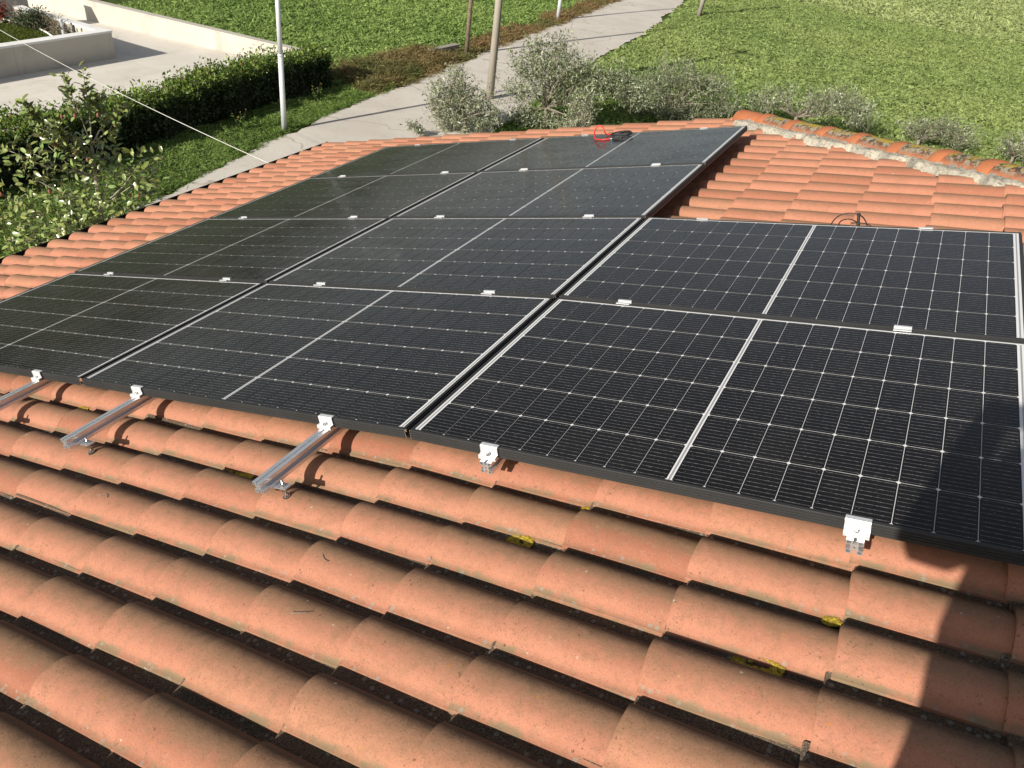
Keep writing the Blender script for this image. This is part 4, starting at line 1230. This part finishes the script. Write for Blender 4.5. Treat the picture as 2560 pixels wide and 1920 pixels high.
# ------------------------------------------------------------------ solar panels
def make_panel():
    root = empty('solar_panel')
    H = 0.035
    ridges = []
    for z in (-0.008, -0.016, -0.024):
        ridges += [(0.0, z + 0.0014), (-0.0026, z + 0.0008), (-0.0028, z - 0.0004), (0.0, z - 0.0008)]
    prof = [(0.011, 0.0), (0.0008, 0.0), (0.0, -0.0008)] + ridges + [(0.0, -H), (0.0022, -H), (0.0022, -0.0035), (0.011, -0.0035)]
    mb = MB()
    mb.prism(prof, 'x', 0.0012, L_ - 0.0012)
    mb.prism([(D_ - a, b) for a, b in prof], 'x', 0.0012, L_ - 0.0012)
    mb.prism([(a, b) for a, b in prof], 'y', 0.0112, D_ - 0.0112)
    mb.prism([(L_ - a, b) for a, b in prof], 'y', 0.0112, D_ - 0.0112)
    fr = mb.obj('frame', MAT['black_alu'], root)
    bm = bmesh.new(); bm.from_mesh(fr.data); bmesh.ops.recalc_face_normals(bm, faces=bm.faces); bm.to_mesh(fr.data); bm.free()
    mc = MB()
    for x in (0.0, L_ - 0.0011):
        for (y0, y1) in ((0.0, 0.0016), (D_ - 0.0016, D_)):
            mc.box((x, y0, -H), (x + 0.0011, y1, -0.0005))
    mc.obj('corner_edge', MAT['cut_alu'], root)
    lam = MB().box((0.0095, 0.0095, -0.0062), (L_ - 0.0095, D_ - 0.0095, -0.0026)).obj('laminate', MAT['back'], root)
    c, gx, cy, gy = 0.0897, 0.0017, 0.1810, 0.0021
    xs0 = 0.011 + 0.021
    mid = xs0 + 9 * c + 8 * gx
    for xc, w in ((0.011 + 0.0105, 0.0052), (mid + 0.008, 0.0056), (L_ - 0.011 - 0.0105, 0.0052)):
        MB().box((xc - w / 2, 0.0135, -0.0025), (xc + w / 2, D_ - 0.022, -0.0019)).obj('ribbon', MAT['ribbon'], lam)
    ch = 0.0054
    V = [(ch, 0, 0), (c - ch, 0, 0), (c, ch, 0), (c, cy - ch, 0), (c - ch, cy, 0), (ch, cy, 0), (0, cy - ch, 0), (0, ch, 0)]
    cm = mesh('solar_cell', V, [tuple(range(8))], MAT['cell'], False, [(x / c, y / cy) for x, y, _ in V])
    for i in range(18):
        x = xs0 + i * (c + gx) + (0.016 - gx if i >= 9 else 0)
        for j in range(6):
            link('solar_cell', cm, lam, (x, 0.011 + 0.0018 + j * (cy + gy), -0.0016))
    return root


P0 = make_panel()
GRP = 'black solar panels mounted on the tiled roof'
PN = {('C', 0): 'black solar panel at the front right, partly in the photographer\'s shadow', ('C', 1): 'black solar panel at the back of the right column, with a cable loop behind it',
      ('B', 0): 'front solar panel of the middle column, above the two long projecting rails', ('B', 1): 'second solar panel from the front in the middle column', ('B', 2): 'third solar panel of the middle column, its side edge open to bare tiles',
      ('B', 3): 'rearmost solar panel of the middle column, with the red and black cables lying on it',
      ('A', 0): 'front solar panel of the left column, cut off by the picture edge', ('A', 1): 'second solar panel from the front in the left column', ('A', 2): 'third solar panel from the front in the left column', ('A', 3): 'rearmost solar panel of the left column, at the far corner'}
SHORT = {('C', 0): 'front right panel', ('C', 1): 'rear right panel', ('B', 0): 'front middle panel', ('B', 1): 'second middle panel', ('B', 2): 'third middle panel', ('B', 3): 'rear middle panel',
         ('A', 0): 'front left panel', ('A', 1): 'second left panel', ('A', 2): 'third left panel', ('A', 3): 'rear left panel'}


def colpos(c, x, Y, Z):           # point in a column's own plane -> world
    if c == 'A': return PW(-L_ - GX_ - L_ + x, Y, Z)
    if c == 'B': return PW(-L_ + x, Y, Z)
    return PW(GX_ + x * math.cos(BEND) + Z * math.sin(BEND), Y, -x * math.sin(BEND) + Z * math.cos(BEND))


COLROT = {'A': (0, -TILT, 0), 'B': (0, -TILT, 0), 'C': (0, -(TILT - BEND), 0)}
first = True
for c, rows in (('B', 4), ('A', 4), ('C', 2)):
    for r_ in range(rows):
        o = P0 if first else copy_tree(P0)
        first = False
        o.location = colpos(c, 0, r_ * PY_, 0); o.rotation_euler = COLROT[c]
        tag(o, PN[(c, r_)], 'solar panel', GRP)

# ------------------------------------------------------------------ rails, clamps, hanger bolts
RX = {'A': [0.374, 1.414], 'B': [0.372, 1.387], 'C': [0.30, 1.345]}
NAMES = {'A': 'left column', 'B': 'middle column', 'C': 'right column'}


def rail_mesh(y0, y1):            # X shaped extrusion drawn on an uneven raster
    gx = [-20, -18, -10.5, -8.5, -4, -2.6, 2.6, 4, 8.5, 10.5, 18, 20]
    gz = [-40, -38, -30, -28, -22.5, -17.5, -12, -10, -2, 0]
    rows = ['#########' for _ in gz]
    pat = ['####...####',     # bottom flange with slot
           '#..#...#..#',
           '####...####',
           '..#######..',
           '...##.##...',
           '..#######..',
           '####...####',
           '#..#...#..#',
           '####...####']
    mb = MB()
    ncx, ncz = len(gx) - 1, len(gz) - 1
    full = lambda i, j: 0 <= i < ncx and 0 <= j < ncz and pat[j][i] == '#'
    for j in range(ncz):
        for i in range(ncx):
            if not full(i, j): continue
            a, b, c, d = gx[i] / 1000, gx[i + 1] / 1000, gz[j] / 1000, gz[j + 1] / 1000
            if not full(i - 1, j): mb.add([(a, y0, c), (a, y0, d), (a, y1, d), (a, y1, c)], [(0, 1, 2, 3)])
            if not full(i + 1, j): mb.add([(b, y0, c), (b, y1, c), (b, y1, d), (b, y0, d)], [(0, 1, 2, 3)])
            if not full(i, j - 1): mb.add([(a, y0, c), (a, y1, c), (b, y1, c), (b, y0, c)], [(0, 1, 2, 3)])
            if not full(i, j + 1): mb.add([(a, y0, d), (b, y0, d), (b, y1, d), (a, y1, d)], [(0, 1, 2, 3)])
            mb.add([(a, y0, c), (b, y0, c), (b, y0, d), (a, y0, d)], [(0, 1, 2, 3)])
            mb.add([(a, y1, c), (a, y1, d), (b, y1, d), (b, y1, c)], [(0, 1, 2, 3)])
    return mb.mesh('mounting_rail', MAT['alu'])


rl_long, rl_short = rail_mesh(-0.352, 4.66), rail_mesh(-0.036, 2.36)
WH = ['left', 'right']
for c in 'ABC':
    for k, x in enumerate(RX[c]):
        rt = link('mounting_rail', rl_short if c == 'C' else rl_long, None, colpos(c, x, 0, -0.0365), COLROT[c])
        tag(rt, {'A': ['aluminium rail hidden under the left column, further left', 'aluminium rail projecting at the left edge of the picture'],
                 'B': ['long aluminium rail projecting over the tiles, the left of the two whole ones', 'long aluminium rail projecting over the tiles, nearest the middle of the picture'],
                 'C': ['short sawn aluminium rail end under the front right panel, close to its left corner', 'short sawn aluminium rail end under the front right panel, beside the shadow']}[c][k], 'rail', 'aluminium mounting rails')


def end_clamp():
    root = empty('end_clamp')
    W = 0.030
    pr = [(0.010, 0.0012), (0.010, 0.0042), (-0.0045, 0.0042), (-0.0075, 0.001), (-0.0075, -0.0225), (-0.020, -0.0225), (-0.024, -0.0255), (-0.024, -0.0355), (-0.0205, -0.0355), (-0.0205, -0.0265), (-0.0040, -0.0265), (-0.0040, 0.0012)]
    o = MB().prism(pr, 'x', -W, W).obj('clamp_body', MAT['clamp'], root)
    bm = bmesh.new(); bm.from_mesh(o.data); bmesh.ops.recalc_face_normals(bm, faces=bm.faces); bm.to_mesh(o.data); bm.free()
    MB().lathe([(0.0065, -0.0222), (0.0068, -0.0165), (0.0045, -0.0135)], 10, (0, -0.0150, 0)).obj('bolt', MAT['steel'], root)
    MB().box((-0.016, -0.0225, -0.0364), (0.016, -0.0075, -0.0272)).obj('nut_block', MAT['clamp'], root)
    return root


def mid_clamp():
    root = empty('mid_clamp')
    W = 0.029
    pr = [(-0.0185, 0.0010), (-0.0185, 0.0038), (-0.0075, 0.0038), (-0.0075, -0.0120), (0.0075, -0.0120), (0.0075, 0.0066), (0.0185, 0.0066), (0.0185, 0.0010), (0.0095, 0.0010), (0.0095, -0.0150), (-0.0095, -0.0150), (-0.0095, 0.0010)]
    o = MB().prism(pr, 'x', -W, W).obj('clamp_body', MAT['clamp'], root)
    bm = bmesh.new(); bm.from_mesh(o.data); bmesh.ops.recalc_face_normals(bm, faces=bm.faces); bm.to_mesh(o.data); bm.free()
    MB().lathe([(0.0055, -0.0118), (0.0057, -0.006), (0.004, -0.004)], 10).obj('bolt', MAT['steel'], root)
    return root


ec, mc_ = end_clamp(), mid_clamp()
ef = mf_ = True
for c in 'ABC':
    nrow = 2 if c == 'C' else 4
    for k, x in enumerate(RX[c]):
        o = ec if ef else copy_tree(ec); ef = False
        o.location = colpos(c, x, 0, 0); o.rotation_euler = COLROT[c]
        tag(o, 'silver end clamp with bolt on the front edge of the %s, %s one' % (SHORT[(c, 0)], WH[k]), 'clamp', 'silver end clamps along the front edge')
        for r_ in range(nrow - 1):
            o = mc_ if mf_ else copy_tree(mc_); mf_ = False
            o.location = colpos(c, x, r_ * PY_ + (D_ + PY_) / 2, 0); o.rotation_euler = COLROT[c]
            tag(o, 'small silver mid clamp between the %s and the %s, %s one' % (SHORT[(c, r_)], SHORT[(c, r_ + 1)], WH[k]), 'clamp', 'silver mid clamps between panel rows')
        o = copy_tree(ec)
        o.location = colpos(c, x, (nrow - 1) * PY_ + D_, 0)
        o.rotation_euler = (Euler(COLROT[c]).to_matrix() @ Matrix.Rotation(math.pi, 3, 'Z')).to_euler()
        tag(o, 'silver end clamp on the far edge of the %s, %s one' % (SHORT[(c, nrow - 1)], WH[k]), 'clamp', 'silver end clamps along the far edge')


def hanger():
    root = empty('hanger_bolt')
    pl = MB(); pl.box((-0.028, -0.016, -0.0425), (0.024, -0.006, -0.0385)); pl.box((-0.028, 0.006, -0.0425), (0.024, 0.016, -0.0385)); pl.box((0.010, -0.006, -0.0425), (0.024, 0.006, -0.0385)); pl.box((-0.028, -0.006, -0.0425), (-0.006, 0.006, -0.0385))
    pl.obj('slotted_plate', MAT['alu'], root)
    MB().tube([(0.002, 0, -0.10), (0.002, 0, -0.014)], 0.0042, 10).obj('threaded_rod', MAT['steel'], root, smooth=True)
    for z in (-0.0382, -0.0505):
        MB().lathe([(0.0085, z), (0.0085, z + 0.0075)], 6, (0.002, 0, 0)).obj('nut', MAT['steel'], root)
    MB().lathe([(0.012, -0.0785), (0.012, -0.0765)], 14, (0.002, 0, 0)).obj('washer', MAT['steel'], root)
    MB().lathe([(0.0085, -0.0762), (0.0085, -0.068)], 6, (0.002, 0, 0)).obj('nut', MAT['steel'], root)
    MB().lathe([(0.0135, -0.092), (0.0145, -0.086), (0.013, -0.079)], 14, (0.002, 0, 0)).obj('rubber_seal', MAT['rubber'], root)
    return root


hb0 = hanger()
for k, (c, x) in enumerate((('B', RX['B'][0]), ('B', RX['B'][1]), ('A', RX['A'][1]))):
    o = hb0 if k == 0 else copy_tree(hb0)
    o.location = colpos(c, x + 0.048, -0.298, -0.0365); o.rotation_euler = COLROT[c]
    tag(o, ['steel hanger bolt with slotted plate under the left of the two whole projecting rails', 'steel hanger bolt with slotted plate under the projecting rail nearest the middle', 'steel hanger bolt under the rail at the left edge of the picture'][k], 'bolt', 'steel hanger bolts holding the rails')

# ------------------------------------------------------------------ cables
def smooth_path(pts, sub=6):
    pts = [Vector(p) for p in pts]; out = []
    for i in range(len(pts) - 1):
        p0, p1, p2, p3 = pts[max(i - 1, 0)], pts[i], pts[i + 1], pts[min(i + 2, len(pts) - 1)]
        for s in range(sub):
            t = s / sub
            out.append(0.5 * ((2 * p1) + (p2 - p0) * t + (2 * p0 - 5 * p1 + 4 * p2 - p3) * t * t + (3 * p1 - p0 - 3 * p2 + p3) * t ** 3))
    return out + [pts[-1]]


rc = empty('red_cable', PW(-1.2, 4.45, 0)); tag(rc, 'red cable looped on the far edge of the rear middle panel', 'cable')
pth = [PW(*q) for q in ((-1.03, 4.345, 0.006), (-1.09, 4.33, 0.006), (-1.16, 4.36, 0.008), (-1.20, 4.43, 0.025), (-1.205, 4.47, 0.06), (-1.18, 4.49, 0.085), (-1.145, 4.49, 0.075), (-1.13, 4.475, 0.045), (-1.12, 4.50, 0.012), (-1.08, 4.525, 0.006))]
hwc = lambda o, p: (setattr(o, 'parent', p), setattr(o, 'matrix_parent_inverse', Matrix.Translation(-Vector(p.location))))
o = MB().tube(smooth_path(pth), 0.0052, 8).obj('sheath', MAT['red'], smooth=True); hwc(o, rc)
o = MB().tube([PW(-1.03, 4.345, 0.006), PW(-1.01, 4.345, 0.006)], 0.0035, 8).obj('bare_end', MAT['cut_alu'], smooth=True); hwc(o, rc)
bc = empty('black_cable', PW(-1.0, 4.4, 0)); tag(bc, 'coil of black cable with connector beside the red cable on the rear panel', 'cable')
pth = [PW(*q) for q in ((-1.10, 4.52, 0.006), (-1.06, 4.54, 0.007), (-0.99, 4.545, 0.012), (-0.91, 4.50, 0.018), (-0.875, 4.43, 0.02), (-0.90, 4.375, 0.016), (-0.97, 4.35, 0.012), (-1.04, 4.40, 0.02), (-1.05, 4.47, 0.024), (-0.99, 4.52, 0.026), (-0.92, 4.50, 0.028), (-0.885, 4.44, 0.026), (-0.91, 4.38, 0.02), (-0.96, 4.345, 0.010), (-1.0, 4.335, 0.008))]
o = MB().tube(smooth_path(pth), 0.0048, 8).obj('sheath', MAT['cable'], smooth=True); hwc(o, bc)
o = MB().tube([PW(-1.0, 4.335, 0.010), PW(-0.985, 4.333, 0.010), PW(-0.95, 4.328, 0.010), PW(-0.948, 4.328, 0.010), PW(-0.915, 4.322, 0.010)], [0.006, 0.0095, 0.0095, 0.0075, 0.0075], 10).obj('connector', MAT['cable']); hwc(o, bc)
kc = empty('panel_cable', PW(1.03, 2.36, -0.12)); tag(kc, 'loop of dark cable standing up behind the rear right panel', 'cable')
q = lambda X, Y, Z: PW(X, Y, Z - 0.0442 * max(0, X - 0.02))
pth = [q(0.93, 2.35, -0.05), q(0.945, 2.42, -0.022), q(0.98, 2.45, 0.0), q(1.03, 2.45, 0.006), q(1.075, 2.43, -0.004), q(1.105, 2.37, -0.03), q(1.11, 2.31, -0.06), q(1.06, 2.30, -0.08), q(0.98, 2.33, -0.06), q(0.975, 2.40, -0.026), q(1.01, 2.42, -0.014), q(1.05, 2.40, -0.02), q(1.07, 2.36, -0.035), q(1.068, 2.352, -0.05)]
o = MB().tube(smooth_path(pth), 0.003, 8).obj('sheath', MAT['cable'], smooth=True); hwc(o, kc)
o = MB().tube([q(1.066, 2.345, -0.055), q(1.066, 2.35, -0.012), q(1.066, 2.35, -0.010), q(1.066, 2.353, 0.022), q(1.066, 2.3535, 0.024), q(1.066, 2.354, 0.036), q(1.066, 2.354, 0.038)], [0.0085, 0.0085, 0.0072, 0.0068, 0.0085, 0.0085, 0.006], 10).obj('connector', MAT['cable']); hwc(o, kc)

# curled dry twigs lying on the tiles
for k, (X, Y, lab) in enumerate(((-0.98, -0.475, 'thin curled dry twig on the tiles at the left, below the left rail end'), (0.02, -0.475, 'thin curled dry twig on a tile below the middle rail end'), (0.10, -0.665, 'short bent dry twig on a tile two rows below the middle rail end'))):
    row = min(YJ, key=lambda q: abs(q - 0.02 - Y))
    tw = empty('twig', PW(X, row, crown_z(X))); tag(tw, lab, 'twig', 'fallen twigs on the tiles')
    tp = [PW(X + 0.05 * t + 0.004 * math.sin(t * 5 + k), row - 0.012 + 0.012 * math.sin(t * 3.0 + k * 2), crown_z(X) + 0.0135 + 0.002 * math.sin(t * 4)) for t in np.linspace(0, 1, 9)]
    o = MB().tube(tp, 0.0009, 5).obj('stem', MAT['bark'], smooth=True); hwc(o, tw)

# thin white service cable from the eave to the left
a0 = PW(-5.24, 4.72, -0.13); a1 = Vector((-13.70, 7.50, -2.27)); dvec = (a1 - a0)
pts = []
for k in range(41):
    t = k / 40 * 1.9
    pts.append(a0 + dvec * t - Vector((0, 0, 0.42 * t * (1.9 - t) * 0.55 - 0.42 * 0.9 * 0.55 * t)))
oc = MB().tube(pts, 0.0045, 6).obj('overhead_cable', MAT['white_cable'], smooth=True)
tag(oc, 'thin white overhead cable running from the eave across the hedge and driveway', 'cable')

# ------------------------------------------------------------------ photographer behind the camera (only the shadow shows)
side = Vector((math.sin(SUN_AZ), -math.cos(SUN_AZ), 0)); fwd = Vector((math.cos(SUN_AZ), math.sin(SUN_AZ), 0))
CV = Vector(CAM)


def pp(s, f, h): return CV + side * (s - 0.07) + fwd * f + Vector((0, 0, h))


J = {}
def joint(nm, p, r): J[nm] = (p, r)
joint('pelvis', pp(.35, -.38, -.52), .170); joint('spine', pp(.28, -.40, -.28), .185); joint('chest', pp(.27, -.39, -.08), .19); joint('neck', pp(.30, -.36, .08), .062)
joint('head0', pp(.29, -.33, .17), .080); joint('head1', pp(.28, -.31, .26), .092); joint('head2', pp(.28, -.31, .32), .07)
joint('shl', pp(.12, -.34, .0), .095); joint('ell', pp(.03, -.14, -.42), .092); joint('wrl', pp(-.02, -.09, -.13), .055); joint('pal', pp(-.03, -.075, -.055), .042)
joint('shr', pp(.48, -.36, .0), .072); joint('elr', pp(.45, -.16, -.28), .052); joint('wrr', pp(.17, -.09, -.12), .033); joint('par', pp(.11, -.085, -.07), .034)
joint('hil', pp(.27, -.38, -.60), .110); joint('knl', pp(.25, -.30, -1.00), .070); joint('anl', pp(.24, -.36, -1.36), .045); joint('tol', pp(.22, -.18, -1.40), .035)
joint('hir', pp(.47, -.38, -.60), .110); joint('knr', pp(.44, -.30, -.98), .070); joint('anr', pp(.46, -.36, -1.32), .045); joint('tor', pp(.46, -.18, -1.35), .035)
E = [('pelvis', 'spine'), ('spine', 'chest'), ('chest', 'neck'), ('neck', 'head0'), ('head0', 'head1'), ('head1', 'head2'), ('chest', 'shl'), ('shl', 'ell'), ('ell', 'wrl'), ('wrl', 'pal'),
     ('chest', 'shr'), ('shr', 'elr'), ('elr', 'wrr'), ('wrr', 'par'), ('pelvis', 'hil'), ('hil', 'knl'), ('knl', 'anl'), ('anl', 'tol'), ('pelvis', 'hir'), ('hir', 'knr'), ('knr', 'anr'), ('anr', 'tor')]
for nm, base, sg in (('pal', J['pal'][0], 1), ('par', J['par'][0], -1)):
    for k in range(4):
        f1 = base + side * (0.012 * (k - 1.5)) + Vector((0, 0, 0.035)); f2 = f1 + fwd * 0.012 + Vector((0, 0, 0.028 - 0.004 * abs(k - 1.5)))
        joint('%sf%d' % (nm, k), f1, .010); joint('%sg%d' % (nm, k), f2, .008); E += [(nm, '%sf%d' % (nm, k)), ('%sf%d' % (nm, k), '%sg%d' % (nm, k))]
    t1 = base + side * 0.035 * sg + Vector((0, 0, 0.01)); t2 = t1 + side * 0.012 * sg + Vector((0, 0, 0.03))
    joint(nm + 't', t1, .012); joint(nm + 'u', t2, .010); E += [(nm, nm + 't'), (nm + 't', nm + 'u')]
keys = list(J)
pr_ = empty('person', pp(.30, -.38, -1.41)); tag(pr_, 'person in dark jacket holding up a phone, standing on the tiles behind the viewpoint', 'person')
me = bpy.data.meshes.new('body')
me.from_pydata([J[k][0] for k in keys], [(keys.index(a), keys.index(b)) for a, b in E], [])
bo = bpy.data.objects.new('body', me); COL.objects.link(bo)
md = bo.modifiers.new('Skin', 'SKIN')
sk = me.skin_vertices[0].data
for i, k in enumerate(keys):
    sk[i].radius = (J[k][1], J[k][1]); sk[i].use_root = (k == 'pelvis')
ss = bo.modifiers.new('Sub', 'SUBSURF'); ss.levels = 1; ss.render_levels = 1
dg = bpy.context.evaluated_depsgraph_get()
bm_ = bpy.data.meshes.new_from_object(bo.evaluated_get(dg))
bo.modifiers.clear(); bo.data = bm_
for mname in ('skin', 'jacket', 'trousers'): bm_.materials.append(MAT[mname])
for pl in bm_.polygons:
    h = pl.center.z - CAM[2]; d = (pl.center - CV)
    lat = d.dot(side) + 0.07; fw = d.dot(fwd)
    mi = 1
    if h > 0.10: mi = 0
    elif h < -0.55: mi = 2
    elif fw > -0.105 and h > -0.16 and lat < 0.2 and h > -0.12: mi = 0
    pl.material_index = mi; pl.use_smooth = True
child_world(bo, pr_)
hr = MB().lathe([(0.098, 0.0), (0.104, 0.04), (0.092, 0.09), (0.05, 0.125), (0.01, 0.135)], 14).obj('hair', MAT['hair'], None, pp(.28, -.325, .255), (0, 0, 0), True); child_world(hr, pr_)
nz = MB().tube([pp(.28, -.225, .24), pp(.28, -.20, .205), pp(.28, -.22, .20)], [0.010, 0.014, 0.010], 6).obj('nose', MAT['skin'], smooth=True); child_world(nz, pr_)
ph = empty('phone', CV); tag(ph, 'dark phone held sideways in the photographer\'s hands', 'phone')
vd = Vector(RW[2]); ph.matrix_world = Matrix.Translation(CV - vd * 0.012) @ M.to_3x3().to_4x4()
MB().box((-0.115, -0.055, 0.006), (0.03, 0.018, 0.014)).obj('phone_body', MAT['phone'], ph)
MB().lathe([(0.007, 0.001), (0.007, 0.0055)], 12, (-0.09, 0.0, 0)).obj('lens_ring', MAT['steel'], ph)
